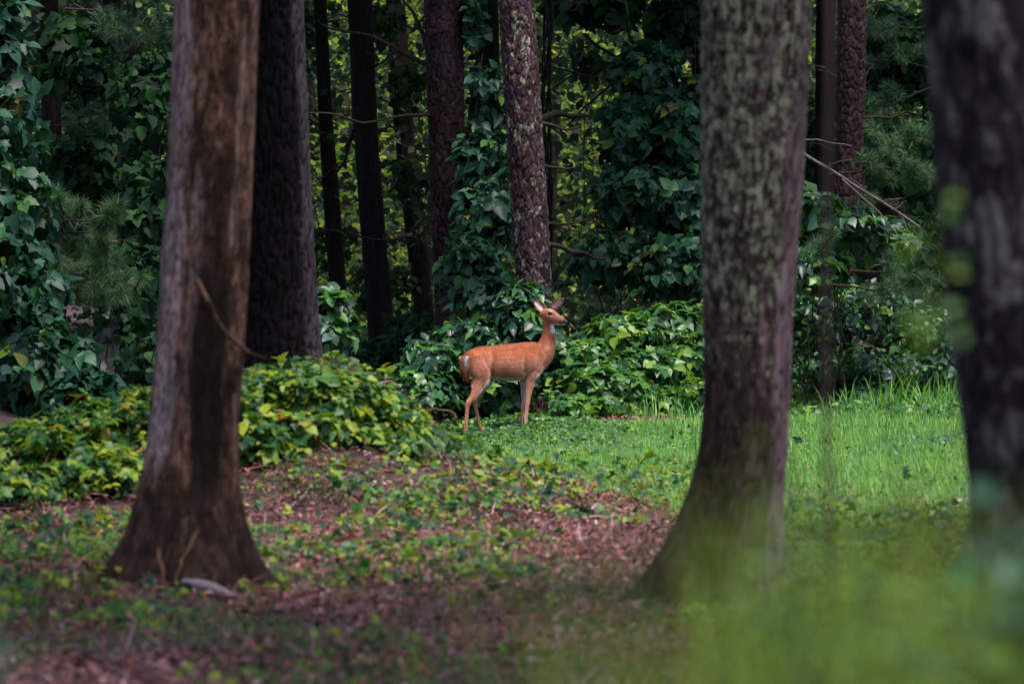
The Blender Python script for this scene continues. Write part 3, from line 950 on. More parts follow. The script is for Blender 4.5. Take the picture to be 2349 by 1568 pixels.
leafy("kudzu_tree", "young tree cloaked in dusty blue-green kudzu right of the plated pine", "tree",
      [(1480, 160, 85, 65, 66, .8), (1550, 300, 90, 110, 65.5, .8), (1440, 300, 62, 80, 65.3, .7), (1570, 480, 80, 100, 65, .8), (1450, 450, 80, 75, 65, .7), (1400, 590, 90, 55, 64.5, .7), (1545, 620, 95, 70, 64, .7)],
      M_KUDZU, 300, (0.17, 0.30), n_fill=3400, up=0.55, jitter=0.7, n_inner=2600)
leafy("dogwood_tree", "dark pointed-leaf branches filling the top beside the plated pine", "tree",
      [(1290, 10, 50, 40, 68, .6), (1400, 20, 90, 50, 68, .7), (1560, 50, 80, 70, 68, .8), (1350, 150, 35, 40, 69, .5)],
      M_SHADE, 160, (0.16, 0.26), n_fill=500, parts_set=OVATE_SET, fill_set=OVATE_SET, up=0.4, n_inner=600)
leafy("kudzu_bush", "leafy kudzu heap directly behind the deer's back", "bush",
      [(1000, 840, 85, 70, 60, .6), (1090, 785, 90, 60, 60.5, .6), (1190, 720, 52, 50, 60.3, .4), (1200, 672, 36, 24, 60.4, .35, 1.6), (965, 905, 80, 60, 59.5, .6), (1130, 880, 100, 80, 60, .6), (1230, 800, 50, 50, 60.5, .5)],
      M_KUDZU_MIX, 300, (0.15, 0.27), n_fill=2600, fill_size=(0.08, 0.15), up=0.8, n_inner=1800)
leafy("kudzu_bush", "bright yellow-green kudzu bank between the deer and the lichen trunk", "bush",
      [(1330, 820, 70, 50, 60.5, .6), (1430, 765, 85, 50, 61, .6), (1540, 745, 85, 50, 61.5, .6), (1590, 820, 70, 60, 61, .6), (1470, 840, 100, 45, 60.5, .6), (1370, 880, 110, 40, 60, .6)],
      M_BRIGHT, 300, (0.14, 0.26), n_fill=2800, fill_size=(0.07, 0.13), up=0.9, n_inner=1800)
leafy("kudzu_patch", "low kudzu runners sprawling over the bank right of the deer's chest", "vine",
      [(1300, 925, 55, 26, 59.3, .6), (1370, 925, 80, 30, 59.8, .8), (1480, 912, 100, 30, 60.2, .9), (1590, 895, 75, 28, 60.5, .9)],
      M_BRIGHT, 180, (0.12, 0.20), n_fill=1500, fill_size=(0.05, 0.10), up=1.2, n_inner=400)
leafy("kudzu_vine", "kudzu leaves climbing over twigs right of the lichen trunk", "vine",
      [(1870, 470, 55, 45, 61, .4), (1950, 515, 75, 40, 61, .4), (2030, 555, 70, 40, 61.5, .4), (1870, 610, 70, 50, 60.8, .5)],
      M_KUDZU_MIX, 180, (0.17, 0.30), n_fill=400, fill_size=(0.1, 0.16), up=0.7, n_inner=300, shell=.4)
leafy("broadleaf_bush", "small-leaved thicket at the meadow's far edge right of the lichen trunk", "bush",
      [(1880, 745, 100, 80, 63, .7), (2000, 710, 90, 70, 63.5, .7), (2100, 770, 90, 70, 63, .7), (1880, 850, 100, 45, 62.5, .6), (2050, 850, 130, 45, 62.5, .6), (2160, 850, 70, 45, 62.6, .5), (2180, 800, 60, 70, 63, .7)],
      M_KUDZU_MIX, 280, (0.12, 0.20), n_fill=5200, fill_size=(0.045, 0.09), up=0.6, fill_set=OVATE_SET, jitter=.8, n_inner=3000)
leafy("evergreen_thicket", "black-green thicket in the deep shade between reddish pine and edge trunk", "bush",
      [(2060, 120, 110, 130, 70, .9), (2060, 400, 120, 150, 69, .9), (2060, 600, 120, 90, 67, .8), (2200, 300, 100, 300, 70, .9), (1850, 400, 60, 200, 71, .8), (1960, 250, 60, 250, 72, .8)],
      M_SHADE, 120, (0.14, 0.22), n_fill=2600, fill_size=(0.09, 0.16), up=0.4, parts_set=OVATE_SET, n_inner=3000)
leafy("grape_vine", "pale blue-green broad leaves beside the foot of the thick blackish trunk", "vine",
      [(755, 700, 38, 40, 58, .3), (765, 770, 36, 40, 57.8, .3)], M_KUDZU_MIX, 56, (0.2, 0.3), n_fill=90, up=0.8, n_inner=60, stems=3)
leafy("shade_bush", "dark low bush in front of the black trunks, left of the deer", "bush",
      [(800, 850, 80, 50, 66, .7), (880, 815, 70, 50, 67, .7), (850, 900, 110, 50, 63, .7), (960, 770, 60, 60, 66, .6), (920, 930, 80, 40, 60.5, .5)],
      M_SHADE, 200, (0.16, 0.26), n_fill=1300, fill_size=(0.08, 0.15), up=0.7)
for lab, bl in (("feathery dark twig layer across the black trunks, upper part", [(760, 560, 60, 50, 73, .4), (940, 420, 45, 60, 72, .4), (880, 660, 70, 60, 71, .4)]),
                ("drooping dark maple boughs behind the thinnest black trunk", [(700, 90, 30, 90, 74, .4), (870, 60, 60, 60, 74, .4), (930, 200, 40, 60, 73, .4)])):
    leafy("understory_sapling", lab, "sapling", bl, M_FARDARK, 120, (0.10, 0.18), n_fill=300, parts_set=MAPLE_SET, fill_size=(0.08, 0.13), up=0.4, n_inner=0, stems=3)

# mounds of ground vines, nearer than the deer
def carpet(name, label, region, n_parts, n_fill, mat, size, fill, seed_noise, cat="ground cover", parts_set=None, lift=(0.03, 0.14), thr=0.42, fscale=1.6):
    """leaves standing on the ground over a region given in ground coordinates"""
    x0, x1, y0, y1 = region
    root = thing(name, [(x0 + x1) / 2, (y0 + y1) / 2, float(gh((x0 + x1) / 2, (y0 + y1) / 2))], label, cat)
    need = n_parts + n_fill
    X = rng.uniform(x0, x1, need * 6)
    Y = rng.uniform(y0, y1, need * 6)
    ex = np.abs(X - (x0 + x1) / 2) / ((x1 - x0) / 2)
    ey = np.abs(Y - (y0 + y1) / 2) / ((y1 - y0) / 2)
    edge_ = sstep(0.55, 1.0, ex) ** 2 + sstep(0.65, 1.0, ey) ** 2
    keep = fbm(X * fscale, Y * fscale * 0.7, seed_noise) + rng.normal(size=len(X)) * 0.03 > thr + edge_ * 0.28
    X, Y = X[keep][:need], Y[keep][:need]
    Z = gh(X, Y) + rng.uniform(*lift, len(X)) * (0.6 + 0.8 * fbm(X * 2, Y * 2, 9))
    Z = np.minimum(Z, gh(X, Y) + lift[0] + (lift[1] - lift[0]) * np.clip(1.25 - 1.0 * ex[keep][:need], 0, 1) + 0.01)
    pos = np.stack([X, Y, Z], 1)
    face = rng.normal(size=(len(X), 3)) * 0.5 + np.array([0, -0.2, 1.0])
    R = frames(face, rng.normal(size=(len(X), 3)) + np.array([0, -0.5, -0.2]))
    ms = leaf_meshes(mat, parts_set or TRI_SET)
    ro = np.array(root.location)
    npart = min(n_parts, len(X))
    for k in range(npart):
        o = bpy.data.objects.new("leaf", ms[int(rng.integers(0, len(ms)))])
        COL.objects.link(o)
        o.parent = root
        o.matrix_basis = Matrix.Translation(Vector((pos[k] + [0, 0, .03] - ro).tolist())) @ Matrix(R[k].tolist()).to_4x4() @ Matrix.Scale(float(rng.uniform(*size)), 4)
    s = slice(npart, None)
    stuff(leaf_mass("foliage", SINGLE_SET, pos[s], R[s], rng.uniform(fill[0], fill[1], len(X) - npart), mat, root))
    return root


leafy("kudzu_mound", "heap of yellow-green vine leaves on the mound between the big trunks", "ground cover",
      [(590, 925, 60, 75, 38.3, .7), (690, 905, 90, 68, 38.4, .7), (790, 920, 90, 66, 38.4, .7), (880, 965, 78, 58, 38.6, .7), (955, 1015, 60, 44, 39.2, .6), (1010, 1055, 42, 24, 40.5, .5),
       (600, 1015, 60, 58, 37.2, .4), (700, 985, 80, 42, 37.6, .4), (800, 1000, 50, 26, 37.7, .35), (900, 1030, 60, 30, 38.0, .4), (1060, 1085, 55, 20, 41.0, .5), (1140, 1115, 60, 14, 41.5, .6), (1230, 1140, 60, 10, 41.0, .6)],
      M_YELLOW, 300, (0.09, 0.19), n_fill=5200, fill_size=(0.03, 0.09), up=1.15, n_inner=2600, stems=5, shell=.2)
leafy("kudzu_mound", "bank of vine leaves covering the low mound at the far left", "ground cover",
      [(-20, 1045, 110, 62, 38.2, .8), (110, 1010, 100, 58, 38.3, .8), (230, 975, 100, 60, 38.5, .8), (320, 950, 60, 60, 38.6, .7), (60, 1110, 130, 50, 36.8, .7), (240, 1085, 110, 60, 36.9, .7)],
      M_YELLOW, 300, (0.09, 0.18), n_fill=5600, fill_size=(0.03, 0.085), up=1.15, n_inner=2600, stems=5, shell=.2)
carpet("ground_vine", "loose trailing leaves on the slopes below the two leafy mounds", (-4.8, 0.6, 33.5, 44.5), 280, 5000, M_YELLOW, (0.07, 0.14), (0.025, 0.07), 37, thr=0.47, lift=(0.02, 0.12))
carpet("ground_vine", "strip of low yellow-green vines where the litter meets the meadow", (-1.1, 1.9, 35.5, 50.0), 200, 3000, M_YELLOW, (0.08, 0.14), (0.035, 0.07), 41, thr=0.5, lift=(0.01, 0.07))
carpet("ground_vine", "leafy weeds tangled round the deer's hooves", (-1.3, 1.1, 57.5, 60.5), 160, 3600, M_BRIGHT, (0.09, 0.14), (0.03, 0.07), 43, thr=0.40, lift=(0.0, 0.06))
carpet("ground_vine", "short small-leaved weeds in front of the deer's hooves", (-1.3, 1.4, 52.5, 57.5), 120, 5200, M_BRIGHT, (0.05, 0.08), (0.02, 0.045), 45, thr=0.42, lift=(0.0, 0.02))
carpet("ground_vine", "band of leafy weeds along the meadow's far edge", (1.2, 7.6, 58.0, 66.5), 280, 7000, M_BRIGHT, (0.12, 0.18), (0.04, 0.09), 47, thr=0.34, lift=(0.01, 0.16))
carpet("ground_vine", "shaded weeds on the slope behind the far meadow thicket", (0.6, 8.2, 64.0, 74.0), 100, 9000, M_KUDZU_MIX, (0.14, 0.2), (0.06, 0.13), 49, thr=0.26, lift=(0.02, 0.35))
carpet("ground_vine", "yellow-green seedlings in the litter between the brown and lichen trunks", (-2.0, 0.3, 28.2, 36.0), 220, 2600, M_YELLOW, (0.06, 0.11), (0.02, 0.05), 51, thr=0.47, lift=(0.01, 0.07))
carpet("ground_vine", "green weeds at the lower left behind the brown trunk's foot", (-3.4, -1.3, 24.0, 35.5), 220, 2400, M_YELLOW, (0.07, 0.12), (0.025, 0.06), 53, thr=0.43, lift=(0.01, 0.12))
carpet("ground_vine", "sprigs of small leaves scattered over the nearest litter", (-1.6, 1.4, 20.5, 29.5), 120, 1100, M_YELLOW, (0.04, 0.08), (0.015, 0.04), 57, thr=0.57, lift=(0.0, 0.05))
carpet("ground_vine", "leafy weeds right of the lichen trunk's foot in front of the meadow", (0.9, 4.2, 25.0, 37.5), 220, 5200, M_YELLOW, (0.06, 0.12), (0.03, 0.07), 59, thr=0.36, lift=(0.01, 0.16))
carpet("ground_vine", "clump of bright small leaves below the lichen trunk's foot", (0.6, 1.6, 21.6, 25.8), 160, 900, M_YELLOW, (0.06, 0.10), (0.02, 0.05), 61, thr=0.38, lift=(0.02, 0.16))

# ------------------------------------------------------------------ grass, litter
def grass_field(name, label, n, hgt, x0, x1, y0, y1, keepf, mat=M_GRASS):
    X = rng.uniform(x0, x1, n)
    Y = rng.uniform(y0, y1, n)
    k = keepf(X, Y)
    X, Y = X[k], Y[k]
    m = len(X)
    clump = fbm(X * 1.4, Y * 1.0, 71)
    L = rng.uniform(hgt[0], hgt[1], m) * (0.45 + 1.1 * clump) * (1 - 0.62 * sstep(48, 52, Y) * (1 - sstep(0.6, 1.8, X)))
    th = rng.random(m) * 6.283
    lean = rng.random(m) * 0.75
    tip = np.stack([np.cos(th) * lean, np.sin(th) * lean, np.ones(m)], 1)
    face = np.stack([np.cos(th), np.sin(th), -lean * 0.5], 1)
    face += rng.normal(size=(m, 3)) * 0.2
    R = frames(face, tip)
    pos = np.stack([X, Y, gh(X, Y) - 0.01], 1)
    wd = rng.uniform(0.07, 0.16, m) * 1.0
    sc = np.stack([np.maximum(wd * 0.9, L * 0.8), L, L], 1)
    t = np.clip(rng.random(m) * 0.75 + 0.5 * (clump - 0.4), 0, 0.999)
    V, F, T = leaves_arrays([BLADE], pos, R, sc, tint=t)
    return stuff(link(name, mesh_np(name, V, F, mat, tint=T), None), label, "grass")


def in_meadow(X, Y):
    e = grass_edge(X)
    back_lim = np.interp(X, [-1, 0.2, 1.2, 2.5, 4, 8], [55.5, 57.3, 60.5, 62, 64, 66]) + 5 * (fbm(X * 1.6, 0 * X, 15) - 0.5)
    p = sstep(-2.5, 2.5, Y - e + 2.5 * (fbm(X * 2, Y * 1.2, 88) - .5)) * (1 - sstep(-2.5, 1.5, Y - back_lim)) * (0.35 + 0.65 * sstep(0.34, 0.5, fbm(X * 1.1, Y * 0.6, 73)))
    return rng.random(len(X)) < p


grass_field("meadow_grass", "fine bright green grass of the clearing behind the lichen trunk", 190000, (0.05, 0.13), -1.4, 7.2, 30, 66.5, in_meadow)
grass_field("tall_grass", "longer tufts of blue-green grass in the clearing", 9000, (0.12, 0.24), 1.2, 7.0, 40, 66, lambda X, Y: in_meadow(X, Y) & (fbm(X * 1.2, Y * 0.8, 77) > 0.52))

carpet("ground_vine", "broad-leaved weeds dotted through the clearing's grass", (0.2, 7.2, 36.0, 66.0), 160, 6000, M_BRIGHT, (0.05, 0.10), (0.02, 0.05), 67, thr=0.47, lift=(0.02, 0.09), fscale=1.2)


grass_field("tall_grass", "ragged tall grass and weeds along the clearing's shaded far edge", 9000, (0.18, 0.42), 1.0, 7.4, 59, 67, lambda X, Y: (fbm(X * 1.5, Y * 0.8, 79) > 0.47))


# dead leaves
def litter(name, label, n, x0, x1, y0, y1, size, keepf, mat=M_LITTER, tmpl=None, lift=0.02):
    X = rng.uniform(x0, x1, n)
    Y = rng.uniform(y0, y1, n)
    k = keepf(X, Y)
    X, Y = X[k], Y[k]
    m = len(X)
    pos = np.stack([X, Y, gh(X, Y) + rng.random(m) * lift + 0.004], 1)
    R = frames(rng.normal(size=(m, 3)) * 0.42 + np.array([0, -0.1, 1.0]), rand_dirs(m))
    s = rng.uniform(size[0], size[1], m)
    patch = fbm(X * 1.7, Y * 1.2, 83)
    t = np.clip(rng.beta(2, 2, m) + 0.5 * (patch - 0.5), 0, 0.999)
    return stuff(leaf_mass(name, tmpl or [SIMPLE], pos, R, s, mat, None, tint=t), label, "leaf litter")


CURL = (np.array([(0, 0, 0), (0.22, 0.35, 0.22), (0.12, 0.8, 0.30), (0, 1.0, 0.12), (-0.25, 0.6, 0.10), (-0.24, 0.25, 0.16), (0, 0.5, -0.04)], float),
        np.array([(0, 1, 6), (1, 2, 6), (2, 3, 6), (3, 4, 6), (4, 5, 6), (5, 0, 6)]))
litter("leaf_litter", "purple-brown dead leaves carpeting the ground between the trunks", 120000, -3.6, 3.2, 20.5, 48, (0.016, 0.052),
       lambda X, Y: rng.random(len(X)) < (1 - 0.85 * sstep(-0.5, 1.5, Y - grass_edge(X))) * (0.25 + 0.75 * sstep(0.40, 0.52, fbm(X * 1.8, Y * 1.0, 99))), lift=0.05, tmpl=[SIMPLE, CURL])
litter("seedlings", "tiny yellow-green seedlings and moss dotting the dead leaves", 150000, -3.6, 3.4, 20.5, 47, (0.012, 0.032),
       lambda X, Y: (fbm(X * 1.5, Y * 0.9, 141) + 0.35 * (fbm(X * 6, Y * 4, 143) - 0.5) + rng.normal(size=len(X)) * 0.03 > 0.55) & (Y < grass_edge(X) + 1.5), mat=M_YELLOW, lift=0.05, tmpl=[SIMPLE])
litter("pine_straw", "reddish pine straw strewn over the dead leaves", 45000, -3.4, 3.0, 20.5, 46, (0.10, 0.18),
       lambda X, Y: (fbm(X * 1.1, Y * .8, 91) > 0.46) & (Y < grass_edge(X)), tmpl=[(NEEDLE[0] * np.array([1.6, 1, 1]), NEEDLE[1])], lift=0.05)
litter("leaf_litter", "bare brown patch of dead leaves on the bank right of the deer", 1500, 0.9, 2.2, 58.5, 61.0, (0.04, 0.08), lambda X, Y: rng.random(len(X)) < 1, lift=0.06)

# sticks, stone, chips on the ground
def stick(name, label, x0, y0, x1, y1, Y0, Y1, r, mat, cat="stick", lift=0.03, kids=0):
    a, b = W(x0, y0, Y0), W(x1, y1, Y1)
    a[2] = gh(a[0], a[1]) + lift
    b[2] = gh(b[0], b[1]) + lift
    m = (a + b) / 2
    lines = branch_lines(a - m, b - m, r, 1 if kids else 0, 12, 0.010, kids, 0.5)
    for P, _r in lines:
        g_ = gh(P[:, 0] + m[0], P[:, 1] + m[1]) - m[2]
        P[:, 2] = np.clip(P[:, 2], g_ + 0.005, g_ + 0.05)
    return tag(link(name, tubes_mesh(name, lines, mat, 7), None, loc=[float(c) for c in m]), label, cat)


def ground_Y(py):
    return FPX * EYE / (py * K - HORIZON)


for x0, y0, x1, y1, r, mt, lab in (
        (230, 1530, 430, 1490, 0.014, B_GREYTWIG, "mossy grey stick lying in the lower left corner litter"),
        (1245, 1135, 1345, 1165, 0.035, B_TWIG, "short dark log on the litter just below the meadow's tip"),
        (1300, 1180, 1370, 1205, 0.03, B_BLACK, "black bit of wood beside the yellow seedlings under the meadow"),
        (990, 1090, 1080, 1150, 0.045, B_TWIG, "dark log lying down the mound's right slope"),
        (830, 1375, 1060, 1362, 0.012, B_GREYTWIG, "pale thin stick in the middle of the near litter"),
        (985, 1440, 1030, 1390, 0.012, B_GREYTWIG, "short bent pale stick below the middle of the litter"),
        (700, 1290, 780, 1325, 0.02, B_TWIG, "half-buried dark root piece right of the brown trunk's foot"),
        (1240, 1380, 1420, 1330, 0.012, B_GREYTWIG, "thin stick pointing at the lichen trunk's root"),
        (0, 1320, 150, 1310, 0.012, B_TWIG, "dark stick lying among weeds at the left edge")):
    stick("stick", lab, x0, y0, x1, y1, ground_Y(y0), ground_Y(y1), r, mt, kids=1 if r < .02 else 0)


for lab, (px0, py0, px1, py1, r) in (("low dark root ridge running left across the litter in the middle", (880, 1345, 1150, 1330, .022)), ("grey stick lying under the mound's front", (640, 1215, 760, 1195, .014)),
                                     ("crooked twig by the yellow seedlings in the middle litter", (900, 1255, 985, 1290, .010)), ("dark twig at the bottom centre of the picture", (1050, 1500, 1240, 1520, .012)),
                                     ("thin pale twig in the lower middle of the litter", (760, 1460, 900, 1440, .008)), ("brown stick pointing to the brown trunk's foot from below", (560, 1450, 700, 1400, .012)),
                                     ("short brown stick under the lichen trunk's left root", (1330, 1365, 1440, 1350, .014)), ("stout dark stick on the mound's right foot", (1060, 1180, 1180, 1215, .022))):
    stick("stick", lab, px0, py0, px1, py1, ground_Y(py0), ground_Y(py1), r, B_TWIG if "pale" not in lab and "grey" not in lab else B_GREYTWIG, kids=2)


def lump_mesh(name, rx, ry, rz, mat, seed, n=14):
    th = np.linspace(0, 2 * math.pi, n * 2, endpoint=False)
    ph = np.linspace(-math.pi / 2 + 0.05, math.pi / 2 - 0.05, n)
    PH, TH = np.meshgrid(ph, th, indexing='ij')
    k = 0.8 + 0.45 * fbm(np.cos(TH) * 2 + 5, PH * 2 + np.sin(TH) * 2, seed)
    V = np.stack([np.cos(PH) * np.cos(TH) * rx * k, np.cos(PH) * np.sin(TH) * ry * k, np.sin(PH) * rz * k], 2).reshape(-1, 3)
    m2 = n * 2
    a = np.arange(n - 1)[:, None] * m2
    b = np.arange(m2)[None]
    F = np.stack([a + b, a + (b + 1) % m2, a + m2 + (b + 1) % m2, a + m2 + b], 2).reshape(-1, 4)
    return mesh_np(name, V, [F, np.array([list(range(m2))[::-1]]), np.array([list(range((n - 1) * m2, n * m2))])], mat, smooth=True)


def ground_thing(name, label, cat, px, py, me, lift=0.0, rot=(0, 0, 0)):
    Y = ground_Y(py)
    p = W(px, py, Y)
    o = link(name, me, None, loc=(float(p[0]), Y, float(gh(p[0], Y)) + lift))
    o.rotation_euler = rot
    return tag(o, label, cat)


ground_thing("stone", "flat tan stone at the right of the lichen trunk's foot", "stone", 1735, 1432, lump_mesh("stone", 0.23, 0.16, 0.07, B_STONE, 3), 0.02)
ground_thing("stone", "small rounded tan stone left of the lichen trunk's foot", "stone", 1345, 1408, lump_mesh("stone", 0.055, 0.05, 0.045, B_STONE, 5), 0.015)
ground_thing("stone", "pale pebble in the litter right of the yellow seedlings", "stone", 1040, 1240, lump_mesh("stone", 0.03, 0.03, 0.02, B_CHIP, 6), 0.01)
ground_thing("bark_chip", "lilac-grey slab of bark leaning on the brown trunk's foot", "bark", 476, 1372, lump_mesh("bark_chip", 0.135, 0.03, 0.035, B_CHIP, 7), 0.05, (0.3, 0.32, 0.1))
ground_thing("bark_chip", "small pale piece of bark lying left below the brown trunk", "bark", 312, 1420, lump_mesh("bark_chip", 0.08, 0.03, 0.02, B_CHIP, 8), 0.04, (0.3, -0.45, 0.1))
tag(link("twig_stub", tubes_mesh("twig_stub", [(wobble((0, 0, -0.02), (0.004, 0, 0.11), 6, 0.01), np.full(6, 0.012))], B_GREYTWIG), None,
         loc=(float(W(1097, 1225, 35.3)[0]), 35.3, float(gh(W(1097, 1225, 35.3)[0], 35.3)))), "upright pale twig stub in the middle litter", "twig")
# bowed green stems arching out of the mound
for pts, lab in ((((780, 1030), (800, 1090), (850, 1130), (880, 1190)), "knobbly olive vine stem running down the mound's front"),
                 (((985, 940), (1012, 936), (1048, 952), (1030, 972)), "hooked rusty vine shoot at the deer's hind hooves")):
    Yv = 38.5 if pts[0][0] < 900 else 47
    P = np.array([W(a, b, Yv) for a, b in pts])
    t_ = np.linspace(0, 3, 20)
    P = np.stack([np.interp(t_, range(4), P[:, c]) for c in range(3)], 1)
    P = P + 0.01 * np.sin(t_ * 5)[:, None]
    P[:, 2] = np.maximum(P[:, 2], gh(P[:, 0], P[:, 1]) + 0.02)
    c = P.mean(0)
    tag(link("vine_stem", tubes_mesh("vine_stem", [(P - c, np.full(20, 0.008))], B_VINE if Yv < 40 else B_TAN), None, loc=[float(v) for v in c]), lab, "vine")

# fallen twiggy branch right of the lichen trunk
fb = thing("fallen_branch", W(2000, 440, 61), "bare grey twiggy branch slanting down right of the lichen trunk", "branch")
link("stem", tubes_mesh("stem", [(wobble(W(1835, 348, 60.6), W(2110, 528, 60.6), 16, 0.012), np.linspace(0.02, 0.012, 16))], B_GREYTWIG, 6), fb)
link("side_branch", tubes_mesh("side_branch", [(wobble(W(1930, 410, 60.6), W(2090, 560, 60.6), 12, 0.02), np.linspace(0.012, 0.005, 12))], B_GREYTWIG, 6), fb)
link("side_branch", tubes_mesh("side_branch", [(wobble(W(1840, 320, 60.8), W(1950, 330, 60.8), 12, 0.03), np.linspace(0.010, 0.005, 12))], B_GREYTWIG, 6), fb)
for k in range(9):
    q = W(1900 + k * 24, 372 + k * 18, 60.6)
    link("twig", tubes_mesh("twig", branch_lines(q, q + np.array([rng.uniform(-.1, .35), rng.uniform(-.1, .1), rng.uniform(-.45, .1)]), 0.006, 1, 7, 0.05, 2, .5), B_GREYTWIG, 5), fb)


# ------------------------------------------------------------------ white pine boughs
def pine(name, label, boughs, n_tuft, needle=(0.11, 0.16), per=26, mat=M_NEEDLE):
    r0 = W(boughs[0][0], boughs[0][1], boughs[0][4])
    root = thing(name, [r0[0], r0[1], float(gh(r0[0], r0[1]))], label, "pine")
    P_, D_ = [], []
    for (x0, y0, x1, y1, Y) in boughs:
        a, b = W(x0, y0, Y), W(x1, y1, Y - 0.3)
        lines = branch_lines(a, b, 0.014, 2, 9, 0.03, 5, 0.45)
        link("branch", tubes_mesh("branch", lines, B_TWIG, 5), root)
        tot = sum(len(l[0]) for l in lines)
        for l, _ in lines:
            m = max(1, int(n_tuft * len(l) / tot))
            t = rng.uniform(0.2, 1.0, m)
            idx = t * (len(l) - 1)
            P_.append(np.stack([np.interp(idx, range(len(l)), l[:, c]) for c in range(3)], 1))
            d = l[-1] - l[0]
            D_.append(np.repeat((d / np.linalg.norm(d))[None], m, 0))
    P_, D_ = np.concatenate(P_), np.concatenate(D_)
    n = len(P_) * per
    pos = np.repeat(P_, per, 0)
    tip = np.repeat(D_ + rng.normal(size=D_.shape) * 0.35, per, 0) * 0.75 + rand_dirs(n) * 0.62 + np.array([0, -0.1, 0.0])
    R = frames(rand_dirs(n) + np.array([0, -0.6, 0.8]), tip)
    L = rng.uniform(needle[0], needle[1], n)
    V, F, T = leaves_arrays([NEEDLE], pos, R, np.stack([L * 0 + 0.13, L, L], 1), tint=np.repeat(rng.random(len(P_)) * 0.6, per) + rng.random(n) * 0.39)
    stuff(link("needles", mesh_np("needles", V, F, mat, tint=T), root))
    return root


pine("white_pine", "soft blue-green white pine boughs left of the brown trunk", [(90, 590, 300, 640, 54), (100, 520, 290, 560, 54.2), (100, 560, 270, 690, 53.8), (90, 490, 230, 500, 54), (120, 640, 240, 690, 54)], 120, needle=(0.12, 0.17), per=26)
pine("white_pine", "pine boughs hanging at the top left over the dark leaves", [(150, 20, 400, 50, 56), (200, -20, 390, -10, 56), (170, 10, 330, 90, 56.4)], 90)
pine("white_pine", "pine bough sweeping right behind the reddish pine trunk", [(1900, 400, 2120, 360, 62), (1900, 380, 2110, 300, 62.3), (1950, 420, 2140, 420, 62)], 90)
pine("white_pine", "spiky pine tufts among the kudzu right of the lichen trunk", [(1850, 610, 1900, 540, 60), (1950, 620, 2130, 640, 60), (1900, 650, 2090, 690, 60.2)], 34, per=40)
pine("white_pine", "dark pine boughs at the top beside the right-hand edge trunk", [(2140, 60, 1990, 60, 65), (2140, 160, 1990, 130, 65), (2140, 200, 2000, 230, 65)], 90)

# ------------------------------------------------------------------ woods beyond
FAR = "pale trees of the far wood"
for k in range(22):
    Y = rng.uniform(86, 112)
    x = rng.uniform(-10.5, 10.5)
    if k < 11:
        x = rng.uniform(-4.6, 0.6)
        Y = rng.uniform(88, 104)
    elif k < 16:
        x = rng.uniform(0.6, 3.4)
    g = float(gh(x, Y))
    root = thing("far_tree", [x, Y, g], "blurred yellow-green tree of the far wood, seen between the trunks", "tree", FAR)
    r = rng.uniform(0.06, 0.14)
    link("trunk", tubes_mesh("trunk", [(wobble((x, Y, g - 0.1), (x + rng.uniform(-.5, .5), Y, 9.0), 14, 0.01), np.linspace(r, r * 0.5, 14))], B_TWIG, 8), root)
    n = 1500
    nb = 14
    cen = np.stack([x + rng.normal(size=nb) * 1.1, Y + rng.normal(size=nb) * 1.0, g + rng.uniform(0.1, 7.2, nb)], 1)
    pos = cen[rng.integers(0, nb, n)] + rng.normal(size=(n, 3)) * np.array([0.5, 0.45, 0.28])
    pos[:, 2] = np.maximum(pos[:, 2], g + 0.05)
    R = frames(rand_dirs(n) * 0.6 + np.array([0, -0.3, 1]), rand_dirs(n) + np.array([0, 0, -0.4]))
    stuff(leaf_mass("crown", [SIMPLE], pos, R, rng.uniform(0.12, 0.24, n), M_FAR, root))


def wood_mass(name, label, y0, y1, x0, x1, n, size, mat, ztop=13):
    nb = n // 60
    cen = np.stack([rng.uniform(x0, x1, nb), rng.uniform(y0, y1, nb), rng.random(nb) ** 1.1 * ztop], 1)
    pos = cen[rng.integers(0, nb, n)] + rng.normal(size=(n, 3)) * np.array([0.7, 0.6, 0.45])
    pos[:, 2] = np.maximum(pos[:, 2], 0) + gh(pos[:, 0], pos[:, 1])
    R = frames(rand_dirs(n) * 0.7 + np.array([0, -0.7, 0.7]), rand_dirs(n))
    return stuff(leaf_mass(name, [SIMPLE], pos, R, rng.uniform(size[0], size[1], n), mat, None), label, "woodland")


wood_mass("far_wood", "dark mass of far-off woodland closing the view", 118, 140, -20, 20, 95000, (0.3, 0.6), M_FARDARK, 15)
wood_mass("understory", "dim leafy undergrowth behind the black trunks", 73, 84, -4.2, 0.6, 6000, (0.10, 0.2), M_FARDARK, 7.0)
wood_mass("understory", "dark leafy undergrowth behind the kudzu tree and the right-hand pines", 73, 84, 0.9, 9.5, 24000, (0.10, 0.22), M_FARDARK, 7.0)
wood_mass("understory", "dark leafy undergrowth behind the left-hand leaf wall", 70, 82, -9.5, -3.6, 16000, (0.10, 0.22), M_FARDARK, 7.0)

